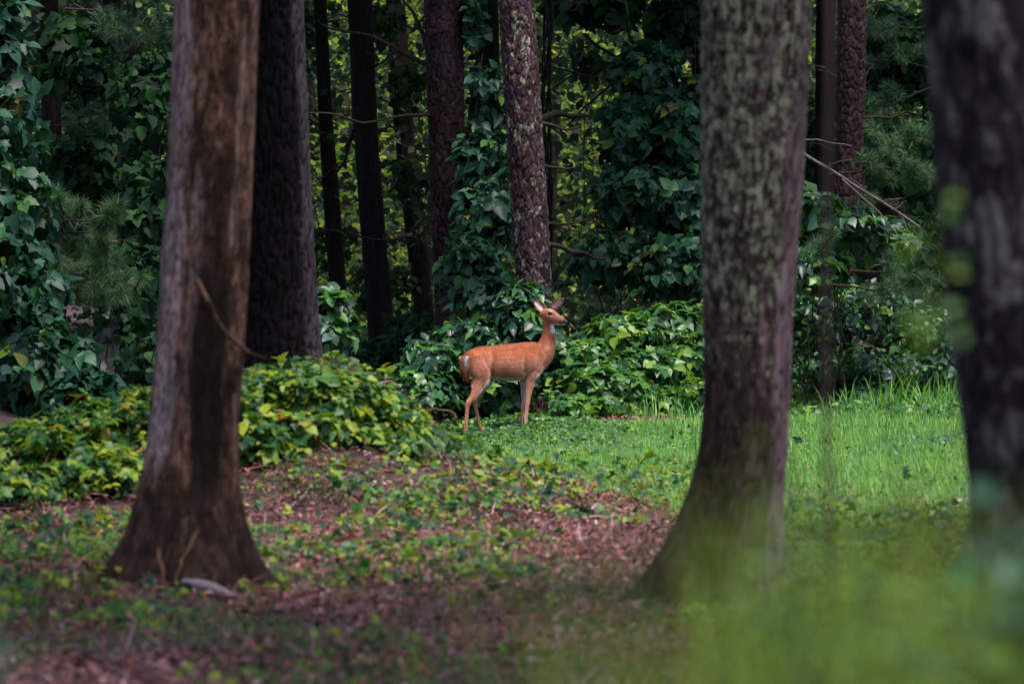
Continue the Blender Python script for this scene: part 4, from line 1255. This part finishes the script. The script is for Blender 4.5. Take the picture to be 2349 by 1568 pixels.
# ------------------------------------------------------------------ the near blurred shrubs
def near_shrub(name, label, x, Y, rx, ztop, zlow, n_parts, n, mat=M_FORE, size=(0.02, 0.045), stems=9, pw=1.0):
    """stems rise from the ground; leaves thicken towards the middle and the foot"""
    g = float(gh(x, Y))
    root = thing(name, [x, Y, g], label, "shrub")
    lines = []
    for k in range(stems):
        e = np.array([x + rng.uniform(-1, 1) * rx * 0.8, Y + rng.normal() * rx * 0.6, zlow + (ztop - zlow) * rng.uniform(0.4, 0.95)])
        link("stem", tubes_mesh("stem", branch_lines((x + rng.uniform(-1, 1) * rx * 0.5, Y + rng.normal() * 0.1, g), e, 0.004, 1, 9, 0.03, 4, 0.4), B_TWIG, 5), root)
    m = n + n_parts
    nb = max(6, m // 14)
    q = rng.random(nb) ** pw
    cx_ = x + rng.normal(size=nb) * rx * 0.5 * (0.5 + 0.8 * (1 - q))
    cen = np.stack([cx_, Y + rng.normal(size=nb) * rx * 0.7, zlow + (ztop - zlow) * q * (0.75 + 0.25 * np.cos((cx_ - x) / rx * 1.5))], 1)
    pos = cen[rng.integers(0, nb, m)] + rng.normal(size=(m, 3)) * 0.035
    R = frames(rand_dirs(m) * 0.7 + np.array([0, -0.4, 1]), rand_dirs(m))
    ms = leaf_meshes(mat, OVATE_SET)
    ro = np.array(root.location)
    for k in range(n_parts):
        o = bpy.data.objects.new("leaf", ms[0])
        COL.objects.link(o)
        o.parent = root
        o.matrix_basis = Matrix.Translation(Vector((pos[k] - ro).tolist())) @ Matrix(R[k].tolist()).to_4x4() @ Matrix.Scale(float(rng.uniform(size[0] * 1.2, size[1] * 1.2)), 4)
    if n:
        stuff(leaf_mass("foliage", SINGLE_SET, pos[n_parts:], R[n_parts:], rng.uniform(size[0], size[1], n), mat, root))
    return root


near_shrub("near_shrub", "blurred bluish broad leaves low in front of the right-hand edge trunk", 0.63, 7.2, 0.06, 1.32, 1.02, 24, 6, size=(0.03, 0.05), stems=6, mat=M_KUDZU)
near_shrub("near_shrub", "blurred olive shrub filling the lower right corner", 0.51, 7.0, 0.22, 1.18, 0.84, 240, 800, size=(0.014, 0.032), stems=12, pw=1.7)
near_shrub("near_shrub", "blurred pale green spray in front of the grass right of the lichen trunk", 0.40, 6.6, 0.16, 1.28, 0.92, 100, 260, size=(0.008, 0.018), stems=10, pw=1.6)
near_shrub("near_shrub", "blurred green shrub in front of the lichen trunk's foot", 0.29, 6.3, 0.09, 1.36, 1.0, 70, 180, size=(0.007, 0.015), stems=8, pw=1.1)
near_shrub("near_shrub", "smudge of dim green weeds at the lower left corner", -0.73, 7.0, 0.13, 1.24, 0.95, 100, 300, size=(0.010, 0.022), stems=7, pw=1.4, mat=M_KUDZU)
near_shrub("near_shrub", "blurred green twigs with leaves along the edge trunk's left side", 0.612, 8.4, 0.008, 1.66, 1.3, 16, 24, size=(0.012, 0.024), stems=3, pw=.8, mat=M_FORE)


def tall_weeds(label, x, Y, rx, h, n, mat):
    g = float(gh(x, Y))
    root = thing("tall_weeds", [x, Y, g], label, "grass")
    X = x + rng.normal(size=n) * rx
    Yy = Y + rng.normal(size=n) * rx
    lean = np.abs(rng.normal(size=n)) * 0.10
    th = rng.random(n) * 6.283
    tip = np.stack([np.cos(th) * lean, np.sin(th) * lean, np.ones(n)], 1)
    R = frames(np.stack([np.cos(th), np.sin(th), 0 * th], 1) + rng.normal(size=(n, 3)) * 0.3, tip)
    L = rng.uniform(h[0], h[1], n)
    V, F, T = leaves_arrays([BLADE], np.stack([X, Yy, gh(X, Yy)], 1), R, np.stack([rng.uniform(0.05, 0.12, n), L, L * 0.25], 1))
    stuff(link("blades", mesh_np("blades", V, F, mat, tint=T), root))


tall_weeds("wispy blurred weeds rising before the lichen trunk's right side", 0.34, 6.6, 0.08, (1.10, 1.47), 480, M_NEARGRASS)
tall_weeds("wispy yellow-green blurred weeds in front of the clearing", 0.47, 7.4, 0.12, (1.08, 1.42), 800, M_NEARGRASS)
tall_weeds("dense blurred yellow-green weeds low at the right", 0.62, 8.2, 0.18, (0.95, 1.34), 900, M_NEARGRASS)
sp = thing("sapling_stem", [W(1912, 1000, 12.5)[0], 12.5, 0], "thin blurred sapling stem in front of the thicket right of the lichen trunk", "sapling")
link("stem", tubes_mesh("stem", [(wobble([W(1905, 0, 12.5)[0], 12.5, float(gh(.6, 12.5))], [W(1920, 0, 12.5)[0], 12.5, 3.2], 20, 0.004), np.linspace(0.008, 0.006, 20))], B_TWIG, 8), sp)

# ------------------------------------------------------------------ the deer
DY = 57.2                                  # distance of the deer
YAW = math.radians(20)                     # it faces right and a little away


def dpt(cx, cy, w=0.0):
    """deer point: cx, cy measured on the side view (891 units per metre), w = metres towards its far side"""
    return np.array([(cx - 500) / 891.0, (cx - 500) / 891.0 * math.tan(YAW) + w / math.cos(YAW), (1335 - cy) / 891.0])


def sec_tube(P, ra, rb, side, sides=28, cap=True):
    """lofted tube: ra radius in the plane of the picture, rb across it; side = unit vector across"""
    P = np.asarray(P, float)
    ra, rb = np.asarray(ra, float), np.asarray(rb, float)
    # smooth resampling
    n = len(P)
    t = np.arange(n)
    tt = np.linspace(0, n - 1, (n - 1) * 6 + 1)

    def cr(a):
        a = np.asarray(a, float)
        a2 = a.reshape(n, -1)
        e = np.vstack([2 * a2[:1] - a2[1:2], a2, 2 * a2[-1:] - a2[-2:-1]])
        i0 = np.clip(np.floor(tt).astype(int), 0, n - 2)
        f = (tt - i0)[:, None]
        p0, p1, p2, p3 = e[i0], e[i0 + 1], e[i0 + 2], e[i0 + 3]
        r = 0.5 * (2 * p1 + (p2 - p0) * f + (2 * p0 - 5 * p1 + 4 * p2 - p3) * f ** 2 + (3 * p1 - p0 - 3 * p2 + p3) * f ** 3)
        return r.reshape((-1,) + a.shape[1:])

    P, ra, rb = cr(P), cr(ra), cr(rb)
    T = np.gradient(P, axis=0)
    T /= np.linalg.norm(T, axis=1, keepdims=True)
    S = np.asarray(side, float)[None] - T * (T @ np.asarray(side, float))[:, None]
    S /= np.linalg.norm(S, axis=1, keepdims=True)
    U = np.cross(S, T)
    # rounded end caps
    if cap:
        def capend(P0, T0, a, b, S0, U0, sgn):
            ks = np.array([0.35, 0.7, 0.93])
            q = math.sqrt(1) * min(a, b)
            pp = P0 + sgn * T0 * (ks[:, None] * q * 0.9)
            sc = np.sqrt(1 - ks ** 2)
            return pp, a * sc, b * sc, np.repeat(S0[None], 3, 0), np.repeat(U0[None], 3, 0)
        A = capend(P[0], T[0], ra[0], rb[0], S[0], U[0], -1)
        B = capend(P[-1], T[-1], ra[-1], rb[-1], S[-1], U[-1], 1)
        P = np.concatenate([A[0][::-1], P, B[0]])
        ra = np.concatenate([A[1][::-1], ra, B[1]])
        rb = np.concatenate([A[2][::-1], rb, B[2]])
        S = np.concatenate([A[3], S, B[3]])
        U = np.concatenate([A[4], U, B[4]])
    th = np.linspace(0, 2 * math.pi, sides, endpoint=False)
    V = P[:, None] + ra[:, None, None] * np.cos(th)[None, :, None] * U[:, None] + rb[:, None, None] * np.sin(th)[None, :, None] * S[:, None]
    m = len(P)
    a = np.arange(m - 1)[:, None] * sides
    b = np.arange(sides)[None]
    F = np.stack([a + b, a + (b + 1) % sides, a + sides + (b + 1) % sides, a + sides + b], 2).reshape(-1, 4)
    faces = F.tolist() + [list(range(sides))[::-1], list(range((m - 1) * sides, m * sides))]
    return V.reshape(-1, 3), faces


SIDE = np.array([-math.sin(YAW), math.cos(YAW), 0])
pieces = []


def body_tube(rows, side=SIDE, unit=891.0):
    """rows: cx, cy, w, half-thickness in picture units, half-width in metres"""
    P = [dpt(r[0], r[1], r[2]) for r in rows]
    pieces.append(sec_tube(P, [r[3] / unit for r in rows], [r[4] for r in rows], side))


# trunk of the body
body_tube([(222, 790, 0, 62, .055), (262, 780, 0, 100, .095), (330, 776, 0, 134, .122), (430, 778, 0, 150, .138), (560, 782, 0, 162, .15),
           (680, 776, 0, 168, .15), (790, 762, 0, 166, .135), (870, 748, 0, 150, .115), (922, 742, 0, 106, .09), (942, 745, 0, 70, .07)])
# neck
body_tube([(870, 755, 0, 118, .088), (928, 692, 0, 106, .082), (960, 625, 0, 84, .069), (973, 552, 0, 64, .058), (972, 480, 0, 53, .050), (966, 410, 0, 49, .047), (958, 350, 0, 44, .044)])
# haunches, near and far
for w, dx in ((-0.075, 0), (0.075, 28)):
    body_tube([(330 + dx, 730, w, 80, .05), (345 + dx, 800, w, 98, .065), (372 + dx, 870, w, 98, .065), (372 + dx, 925, w, 84, .055),
               (348 + dx * 1.2, 975, w, 66, .045), (325 + dx * 1.3, 1025, w, 50, .036)])
body_tube([(352, 960, -.075, 70, .044), (335, 1000, -.08, 58, .038), (318, 1042, -.085, 44, .032), (292, 1088, -.085, 33, .026), (262, 1124, -.085, 27, .022), (249, 1160, -.085, 23, .018),
           (244, 1200, -.085, 19, .0155), (239, 1260, -.085, 17, .014), (234, 1320, -.085, 16.5, .014), (230, 1362, -.085, 19, .017), (224, 1394, -.085, 17, .015), (217, 1418, -.085, 17, .017), (213, 1432, -.085, 18, .018)])
body_tube([(385, 940, .075, 60, .04), (368, 1000, .075, 46, .034), (345, 1060, .075, 34, .026), (320, 1110, .075, 25, .021), (314, 1140, .075, 22, .018), (322, 1190, .075, 17, .015),
           (335, 1250, .075, 15, .013), (348, 1310, .075, 14.5, .013), (358, 1350, .075, 17, .015), (366, 1380, .075, 15, .014), (376, 1400, .075, 17, .016), (380, 1412, .075, 17, .017)])
# shoulders and forelegs
for w, dx in ((-0.062, -8), (0.062, -40)):
    body_tube([(880 + dx, 690, w, 62, .04), (872 + dx, 750, w, 80, .055), (862 + dx, 820, w, 80, .055), (842 + dx, 880, w, 62, .048), (822 + dx, 920, w, 48, .04)])
body_tube([(840, 870, -.07, 62, .046), (815, 925, -.072, 46, .038), (805, 985, -.075, 37, .030), (796, 1045, -.075, 30, .024), (787, 1100, -.075, 25, .021), (784, 1135, -.075, 25, .021), (779, 1170, -.075, 19, .017),
           (775, 1220, -.075, 16.5, .014), (770, 1275, -.075, 17, .0145), (768, 1303, -.075, 20, .017), (769, 1322, -.075, 17, .016), (771, 1340, -.075, 19, .018)])
body_tube([(775, 880, .07, 50, .04), (750, 940, .07, 32, .03), (744, 1000, .07, 24, .025), (744, 1060, .07, 20, .021), (746, 1110, .07, 20, .019), (745, 1140, .07, 20, .019), (740, 1175, .07, 16, .016),
           (736, 1220, .07, 14, .0135), (731, 1270, .07, 14.5, .014), (729, 1296, .07, 17, .016), (730, 1316, .07, 15, .015), (732, 1330, .07, 17, .017)])
# tail
body_tube([(245, 715, 0, 20, .02), (222, 750, -.01, 28, .030), (213, 805, -.015, 30, .034), (219, 860, -.015, 28, .032), (236, 905, -.01, 24, .024), (254, 945, -.01, 14, .012)])

# head, turned back towards the camera
HY = math.radians(34)
H0 = dpt(950, 345)


def hpt(cx, cy, w=0.0):
    x = H0[0] + (cx - 950) / 891.0
    return np.array([x, H0[1] - (cx - 950) / 891.0 * math.tan(HY) + w / math.cos(HY), (1335 - cy) / 891.0])


HSIDE = np.array([math.sin(HY), math.cos(HY), 0])


def head_tube(rows):
    pieces.append(sec_tube([hpt(r[0], r[1], r[2]) for r in rows], [r[3] / 891 for r in rows], [r[4] for r in rows], HSIDE))


head_tube([(928, 350, 0, 42, .040), (955, 350, 0, 54, .053), (988, 362, 0, 62, .055), (1020, 378, 0, 57, .046), (1052, 392, 0, 45, .034), (1080, 403, 0, 36, .027),
           (1104, 411, 0, 31, .025), (1120, 417, 0, 27, .024)])
head_tube([(975, 395, 0, 30, .040), (1010, 412, 0, 28, .032), (1050, 424, 0, 20, .024), (1090, 432, 0, 15, .020), (1108, 435, 0, 12, .018)])       # jaw
head_tube([(955, 322, -.028, 22, .018), (985, 330, -.036, 21, .014), (1010, 344, -.034, 15, .012)])      # brow ridges
head_tube([(955, 322, .028, 22, .018), (985, 330, .036, 21, .014), (1010, 344, .034, 15, .012)])


def ear(root, tip, half_w, wdir, cup):
    """cupped ear: thick curved leaf from root to tip"""
    root, tip = np.asarray(root), np.asarray(tip)
    wdir = np.asarray(wdir, float)
    ax = (tip - root)
    L = np.linalg.norm(ax)
    ax /= L
    wdir = wdir - ax * (wdir @ ax)
    wdir /= np.linalg.norm(wdir)
    nrm = np.cross(ax, wdir)
    if nrm[1] > 0:
        nrm = -nrm                       # open side towards the camera
    prof = lambda t: np.interp(t, [0, .12, .3, .5, .72, .88, 1], [.38, .66, .98, 1.0, .86, .62, .22])
    nt_, ns = 16, 13
    front, bk = [], []
    for i_ in range(nt_):
        t = i_ / (nt_ - 1)
        for j_ in range(ns):
            s = -1 + 2 * j_ / (ns - 1)
            h = prof(t) * half_w
            c = cup * (1 - s * s) * (0.4 + 0.6 * math.sin(math.pi * min(1, t + .15)))
            base = root + ax * (t * L) + wdir * (s * h)
            front.append(base - nrm * c)
            bk.append(base - nrm * (c + 0.011) )
    V = np.array(front + bk)
    n_ = nt_ * ns
    F = []
    for i_ in range(nt_ - 1):
        for j_ in range(ns - 1):
            a = i_ * ns + j_
            F.append([a, a + 1, a + ns + 1, a + ns])
            F.append([n_ + a, n_ + a + ns, n_ + a + ns + 1, n_ + a + 1])
    for i_ in range(nt_ - 1):
        for j_ in (0, ns - 1):
            a = i_ * ns + j_
            q = [a, a + ns, n_ + a + ns, n_ + a]
            F.append(q if j_ == 0 else q[::-1])
    for j_ in range(ns - 1):
        for i_ in (0, nt_ - 1):
            a = i_ * ns + j_
            q = [a, n_ + a, n_ + a + 1, a + 1]
            F.append(q if i_ == 0 else q[::-1])
    pieces.append((V, F))


ear(hpt(940, 322, -.02), hpt(848, 222, -.03), .048, (0.74, -.15, 0.66), .020)
ear(hpt(992, 312, .02), hpt(1106, 212, .02), .042, (0.66, .12, -0.72), .016)

vv, ff, off = [], [], 0
for V, F in pieces:
    vv.append(V)
    ff += [[q + off for q in f] for f in F]
    off += len(V)
raw = bpy.data.meshes.new("raw")
raw.from_pydata(np.concatenate(vv).tolist(), [], ff)
tmp = bpy.data.objects.new("raw", raw)
COL.objects.link(tmp)
rm = tmp.modifiers.new("r", 'REMESH')
rm.mode = 'VOXEL'
rm.voxel_size = 0.0055
smo = tmp.modifiers.new("s", 'SMOOTH')
smo.factor = 0.5
smo.iterations = 3
dg = bpy.context.evaluated_depsgraph_get()
body = bpy.data.meshes.new_from_object(tmp.evaluated_get(dg))
body.name = "body"
bpy.data.objects.remove(tmp)
bpy.data.meshes.remove(raw)
nv = len(body.vertices)
co = np.empty(nv * 3, np.float32)
body.vertices.foreach_get("co", co)
co = co.reshape(-1, 3).astype(float)
no = np.empty(nv * 3, np.float32)
body.vertices.foreach_get("normal", no)
no = no.reshape(-1, 3)
# muscle relief: hollows and swellings carved into the skin, (cx, cy, radius x, radius y, tilt, depth m)
gx_, gy_ = co[:, 0] * 891 + 500, 1335 - co[:, 2] * 891
lat0 = (co[:, 1] - co[:, 0] * math.tan(YAW)) * math.cos(YAW)
relief = np.zeros(nv)
for fx, fy, rx_, ry_, tl_, dp_ in ((478, 830, 26, 110, 12, -.017), (470, 690, 30, 60, -10, -.007), (770, 800, 24, 95, 8, -.016), (800, 700, 20, 70, 25, -.007), (855, 800, 40, 70, 10, .008),
                                   (905, 660, 26, 80, 28, -.010), (935, 800, 20, 60, 30, -.008), (400, 800, 50, 70, 0, .008), (330, 900, 30, 60, -10, .007), (620, 830, 80, 50, 0, .006),
                                   (560, 915, 90, 22, 4, -.007), (985, 600, 14, 90, 2, -.006), (300, 690, 36, 22, 20, .007), (270, 820, 16, 90, 6, -.008), (690, 700, 60, 40, 0, .004),
                                   (835, 905, 22, 30, 0, .008), (395, 960, 16, 50, 30, -.006), (262, 1080, 10, 40, 20, -.005)):
    a_ = math.radians(tl_)
    dx_, dy_ = gx_ - fx, gy_ - fy
    u_ = dx_ * math.cos(a_) + dy_ * math.sin(a_)
    v_ = -dx_ * math.sin(a_) + dy_ * math.cos(a_)
    relief += dp_ * np.exp(-(u_ / rx_) ** 2 - (v_ / ry_) ** 2)
relief += 0.004 * (fbm(gx_ / 45, gy_ / 45 + lat0 * 8, 221) - 0.5) * (gy_ < 960) * (gx_ < 1000)
co += no * relief[:, None]
body.vertices.foreach_set("co", co.astype(np.float32).ravel())
# remove the broad smoothing marks of voxels on torso: nothing to do, then colour the coat
cx = co[:, 0] * 891 + 500
cy = 1335 - co[:, 2] * 891
depth_mid = co[:, 0] * math.tan(YAW)
lat = (co[:, 1] - depth_mid) * math.cos(YAW)
n_fur = fbm(cx / 26 + cy / 60, cy / 14 - cx / 90, 201)
n_big = fbm(cx / 120, cy / 90, 203)
n_speck = fbm(cx / 7, cy / 7 + lat * 40, 207, 2)
RUST = np.array([0.27, 0.070, 0.021])
PALE = np.array([0.35, 0.152, 0.098])
DARKR = np.array([0.11, 0.028, 0.011])
WHITE = np.array([0.55, 0.52, 0.52])
GREYB = np.array([0.22, 0.10, 0.075])
BLACK = np.array([0.012, 0.010, 0.012])


def lerp(c, b, f):
    return c * (1 - f[:, None]) + b[None] * f[:, None]


colr = np.repeat(RUST[None], nv, 0)
colr = lerp(colr, PALE, sstep(650, 800, cy + 60 * (n_big - .5)) * 0.85 * (cx > 300) * (cx < 930))
colr = lerp(colr, PALE, 0.6 * sstep(560, 650, cy) * (cx > 930))
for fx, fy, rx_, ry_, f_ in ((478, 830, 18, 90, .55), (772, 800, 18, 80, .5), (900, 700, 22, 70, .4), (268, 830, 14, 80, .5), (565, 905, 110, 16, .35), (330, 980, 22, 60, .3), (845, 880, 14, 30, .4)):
    colr = lerp(colr, DARKR, f_ * np.exp(-((cx - fx) / rx_) ** 2 - ((cy - fy) / ry_) ** 2))  # hollows between the muscles painted darker, as if shaded
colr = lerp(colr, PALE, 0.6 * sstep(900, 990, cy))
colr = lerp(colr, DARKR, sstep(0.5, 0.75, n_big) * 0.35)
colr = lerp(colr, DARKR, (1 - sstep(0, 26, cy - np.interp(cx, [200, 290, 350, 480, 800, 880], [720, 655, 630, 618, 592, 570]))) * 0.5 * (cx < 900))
colr *= (0.78 + 0.46 * n_fur)[:, None] * (0.72 + 0.56 * fbm(cx / 7, cy / 16, 231))[:, None]
colr *= (1 - 0.35 * sstep(0.70, 0.80, n_speck) * ((cy > 640) & (cy < 930) & (cx > 480) & (cx < 940)))[:, None]
# neck a little browner
colr = lerp(colr, np.array([0.21, 0.078, 0.042]), 0.6 * (1 - sstep(480, 640, cy)) * (cx > 870))
# white belly
bel = np.maximum((1 - sstep(-0.88, -0.72, no[:, 2])) * (cy > 880), sstep(918, 934, cy + 14 * (n_fur - .5))) * (cx > 430) * (cx < 770) * (cy < 990) * (lat > -0.12)
colr = lerp(colr, WHITE * .85, np.clip(bel, 0, 1))
# inner legs: surfaces that face the other side
near_in = (lat < -0.02) & (cy > 930) & (no[:, 1] > 0.15)
far_in = (lat > 0.02) & (cy > 900) & (no[:, 1] < -0.1)
colr = lerp(colr, WHITE * 0.75, 0.85 * near_in)
colr = lerp(colr, WHITE * 0.55, 0.60 * (far_in & (cx > 600) & (cy < 1200)))
colr = lerp(colr, GREYB, 0.5 * (far_in & (cx < 600)))
# pale line along the front of the near thigh and down to the hock
line_x = np.interp(cy, [900, 950, 1000, 1060, 1115], [472, 438, 402, 362, 318])
colr = lerp(colr, WHITE * 0.9, 0.9 * (1 - sstep(6, 17, np.abs(cx - line_x + 6))) * (cy > 925) * (cy < 1120) * (lat < 0))
# white line at the back of the near elbow and foreleg, and at the breast
colr = lerp(colr, WHITE * .9, 0.85 * (1 - sstep(5, 13, np.abs(cx - np.interp(cy, [865, 900, 960, 1050], [768, 763, 768, 768])))) * (cy > 865) * (cy < 1050) * (lat < -0.02))
colr = lerp(colr, WHITE, 0.9 * (1 - sstep(5, 15, np.abs((cy - 905) + (cx - 872) * 0.78) * 0.8)) * (cx > 865) * (cx < 945))
colr = lerp(colr, WHITE * .85, 0.6 * (1 - sstep(4, 10, np.abs(cx - 762))) * (cy > 1150) * (cy < 1310) * (lat < 0))
# tail: dark brown with a white edge along the rump
tl = (cx < np.interp(cy, [700, 740, 900, 960], [228, 236, 238, 262])) & (cy > 735) & (cy < 960)
colr = lerp(colr, np.array([0.085, 0.028, 0.016]), 0.85 * tl)
wx = np.interp(cy, [715, 760, 850, 920, 985], [258, 249, 256, 272, 292])
ww = np.interp(cy, [710, 730, 800, 900, 985], [6, 15, 16, 12, 5])
colr = lerp(colr, WHITE * 1.1, 0.95 * (1 - sstep(0.7, 1.3, np.abs(cx - wx) / ww)) * (cy > 712) * (cy < 990) * (lat < 0.05))
# lower legs paler, pasterns, hooves
colr = lerp(colr, PALE * 1.05, 0.35 * sstep(1130, 1250, cy))
hoof_y = np.where(cx < 300, 1420, np.where(cx < 500, 1403, np.where(cx < 750, 1322, 1330)))
colr = lerp(colr, np.array([0.10, 0.06, 0.05]), sstep(-3, 5, cy - hoof_y) * (cy > 1300))
for sx, sy, sr in ((262, 1165, 7), (255, 1205, 6), (232, 1330, 9), (248, 1240, 5), (290, 1110, 5), (620, 668, 6), (660, 672, 5), (930, 640, 6)):
    colr = lerp(colr, BLACK * 2, 0.8 * (1 - sstep(0.6, 1.2, np.hypot(cx - sx, (cy - sy) * 0.7) / sr)) * (lat < 0.04))
# head
hd = (cy < 470) & (cx > 890)
colr = lerp(colr, np.array([0.22, 0.095, 0.065]), 0.65 * (hd & (cx > 985)))
colr = lerp(colr, np.array([0.29, 0.09, 0.034]), 0.6 * (hd & (cy < 325) & (cx > 930) & (cx < 1060)))
colr = lerp(colr, WHITE * .8, hd * (1 - sstep(10, 26, np.hypot((cx - 985) * 0.7, cy - 316))) * 0.25)
colr = lerp(colr, np.array([0.13, 0.065, 0.068]), 0.55 * hd * sstep(1045, 1080, cx))
under = np.interp(cx, [900, 1000, 1060, 1130], [462, 436, 438, 436])
colr = lerp(colr, WHITE * .9, 0.85 * hd * sstep(-6, 8, cy - under) * (cx > 985) * (cx < 1120))
colr = lerp(colr, WHITE * 1.05, 0.95 * sstep(978, 1010, cx + (cy - 480) * 0.2 + 16 * (n_fur - .5)) * (cy > 438) * (1 - sstep(488, 530, cy)))
dn = np.hypot(cx - 1120, cy - 412)
colr = lerp(colr, BLACK, 0.97 * hd * (1 - sstep(20, 27, dn)))
colr = lerp(colr, BLACK * 2, 0.8 * hd * (1 - sstep(11, 18, np.hypot((cx - 1083), (cy - 422) * 0.7))))
colr = lerp(colr, WHITE, 0.95 * hd * (1 - sstep(7, 12, np.hypot((cx - 1108) * 0.5, cy - 445))))
colr = lerp(colr, BLACK, 0.95 * hd * (1 - sstep(5, 9, np.hypot(cx - 1024, (cy - 356) * 0.8))))
colr = lerp(colr, BLACK, 0.95 * hd * (1 - sstep(13, 19, np.hypot((cx - 986) * 0.72, (cy - 341) * 1.15))))
colr = lerp(colr, WHITE * .75, 0.55 * hd * (1 - sstep(3, 7, np.abs(cy - 364 + (cx - 985) * .1))) * (np.abs(cx - 985) < 26))
# ears: pale inside, dark rims
e1 = (cx < 925) & (cy < 318)
e2 = (cx > 1000) & (cy < 302) & (cy < 290 + (cx - 1000) * 0.3)
for e, (ax_, ay_, bx_, by_), off_ in ((e1, (930, 310, 850, 226), 8), (e2, (1005, 300, 1102, 217), 4)):
    L_ = math.hypot(bx_ - ax_, by_ - ay_)
    s_ = ((cx - ax_) * (by_ - ay_) - (cy - ay_) * (bx_ - ax_)) / L_
    t_ = ((cx - ax_) * (bx_ - ax_) + (cy - ay_) * (by_ - ay_)) / L_ / L_
    fr_ = e * (no[:, 1] < 0.1)
    colr = lerp(colr, np.array([0.15, 0.075, 0.06]), 0.8 * e)
    colr = lerp(colr, np.array([0.55, 0.42, 0.45]), 0.9 * fr_ * (1 - sstep(13, 24, np.abs(s_ - off_ * 0.5))) * sstep(0.0, 0.15, t_) * (1 - sstep(.75, .92, t_)))
    colr = lerp(colr, np.array([0.20, 0.11, 0.11]), 0.7 * fr_ * (1 - sstep(2, 5, np.abs(s_ + 3 - 10 * (t_ - .5)))) * (t_ > .2) * (t_ < .85))
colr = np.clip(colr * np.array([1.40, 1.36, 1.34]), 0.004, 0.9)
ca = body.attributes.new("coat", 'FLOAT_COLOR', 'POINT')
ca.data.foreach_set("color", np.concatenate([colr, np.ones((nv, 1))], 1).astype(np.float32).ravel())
body.polygons.foreach_set("use_smooth", np.ones(len(body.polygons), bool))


# short hairs over the skin
body.calc_loop_triangles()
ntri = len(body.loop_triangles)
tri = np.empty(ntri * 3, np.int32)
body.loop_triangles.foreach_get("vertices", tri)
tri = tri.reshape(-1, 3)
nh = 90000
ti = tri[rng.integers(0, ntri, nh)]
bw = rng.dirichlet((1, 1, 1), nh)
hp = np.einsum('nk,nkc->nc', bw, co[ti])
hn = np.einsum('nk,nkc->nc', bw, no[ti])
hc = np.einsum('nk,nkc->nc', bw, colr[ti])
hcy = 1335 - hp[:, 2] * 891
hcx = hp[:, 0] * 891 + 500
leg = sstep(930, 1000, hcy)[:, None]
nek = (1 - sstep(560, 650, hcy))[:, None] * (hcx > 870)[:, None]
flow = np.array([-0.9, -0.33, -0.45])[None] * (1 - leg) * (1 - nek) + np.array([0, 0, -1.0])[None] * leg + np.array([-0.1, 0, -1.0])[None] * nek
flow = flow + rng.normal(size=(nh, 3)) * 0.28
flow -= hn * np.sum(flow * hn, 1, keepdims=True)
flow /= np.linalg.norm(flow, axis=1, keepdims=True) + 1e-9
hl = np.where(hcy < 470, 0.006, np.where(hcy > 1000, 0.008, 0.020)) * rng.uniform(0.6, 1.3, nh)
hl = np.where((hcx < 300) & (hcy < 960), hl * 1.5, hl)
hd_ = flow + hn * 0.22
sd_ = np.cross(flow, hn) * 0.0013
keep = (np.hypot(hcx - 1120, hcy - 412) > 24) & (np.hypot(hcx - 986, hcy - 341) > 22)
hp, hd_, sd_, hl, hc = hp[keep], hd_[keep], sd_[keep], hl[keep], hc[keep]
HV = np.stack([hp - sd_, hp + sd_, hp + hd_ * hl[:, None]], 1).reshape(-1, 3)
HF = np.arange(len(hp) * 3).reshape(-1, 3)
HC = np.clip(hc * rng.uniform(0.5, 1.65, (len(hp), 1)), 0, 0.9)
HC = np.concatenate([np.repeat(HC, 3, 0), np.ones((len(hp) * 3, 1))], 1)


def fur_material():
    m, nt, bs, out = node_mat("deer_coat")
    at = N(nt, "ShaderNodeAttribute", attribute_name="coat")
    tc = N(nt, "ShaderNodeTexCoord")
    mp = N(nt, "ShaderNodeMapping")
    mp.inputs["Scale"].default_value = (40, 90, 150)
    mp.inputs["Rotation"].default_value = (0, math.radians(-25), 0)
    nt.links.new(tc.outputs["Object"], mp.inputs["Vector"])
    nn = noise_node(nt, 1.0, 4, 0.65, mp.outputs["Vector"])
    rr = ramp(nt, [(0.3, (0.66, 0.62, 0.60)), (0.7, (1.28, 1.28, 1.32))])
    nt.links.new(nn.outputs["Fac"], rr.inputs[0])
    col = mixc(nt, 1.0, at.outputs["Color"], rr.outputs[0], 'MULTIPLY')
    nt.links.new(col, bs.inputs["Base Color"])
    bs.inputs["Roughness"].default_value = 0.7
    bs.inputs["Specular IOR Level"].default_value = 0.25
    bs.inputs["Sheen Weight"].default_value = 0.25
    bs.inputs["Sheen Roughness"].default_value = 0.5
    bp = N(nt, "ShaderNodeBump")
    bp.inputs["Strength"].default_value = 0.5
    bp.inputs["Distance"].default_value = 0.006
    nt.links.new(nn.outputs["Fac"], bp.inputs["Height"])
    nt.links.new(bp.outputs[0], bs.inputs["Normal"])
    return m


body.materials.clear()
m_coat = fur_material()
body.materials.append(m_coat)
o0 = W((1760 + 500 / 2.24) * 2348 / 4096, (1100 + 1335 / 2.24) * 2348 / 4096, DY)
deer = thing("deer", o0, "reddish-brown doe standing at the edge of the clearing, head turned to the right", "deer")
link("body", body, deer, loc=(0, 0, 0))
stuff(link("fur", mesh_np("fur", HV, HF, m_coat, colors=HC), deer, loc=(0, 0, 0)))
m_eye, nt_, bs_, _o = node_mat("eye_surface")
bs_.inputs["Base Color"].default_value = (0.006, 0.005, 0.007, 1)
bs_.inputs["Roughness"].default_value = 0.08
for w in (-1, 1):
    p = hpt(986, 341, w * .047)
    link("eye", lump_mesh("eye", .016, .011, .013, m_eye, 1, 8), deer, loc=[float(c) for c in p])
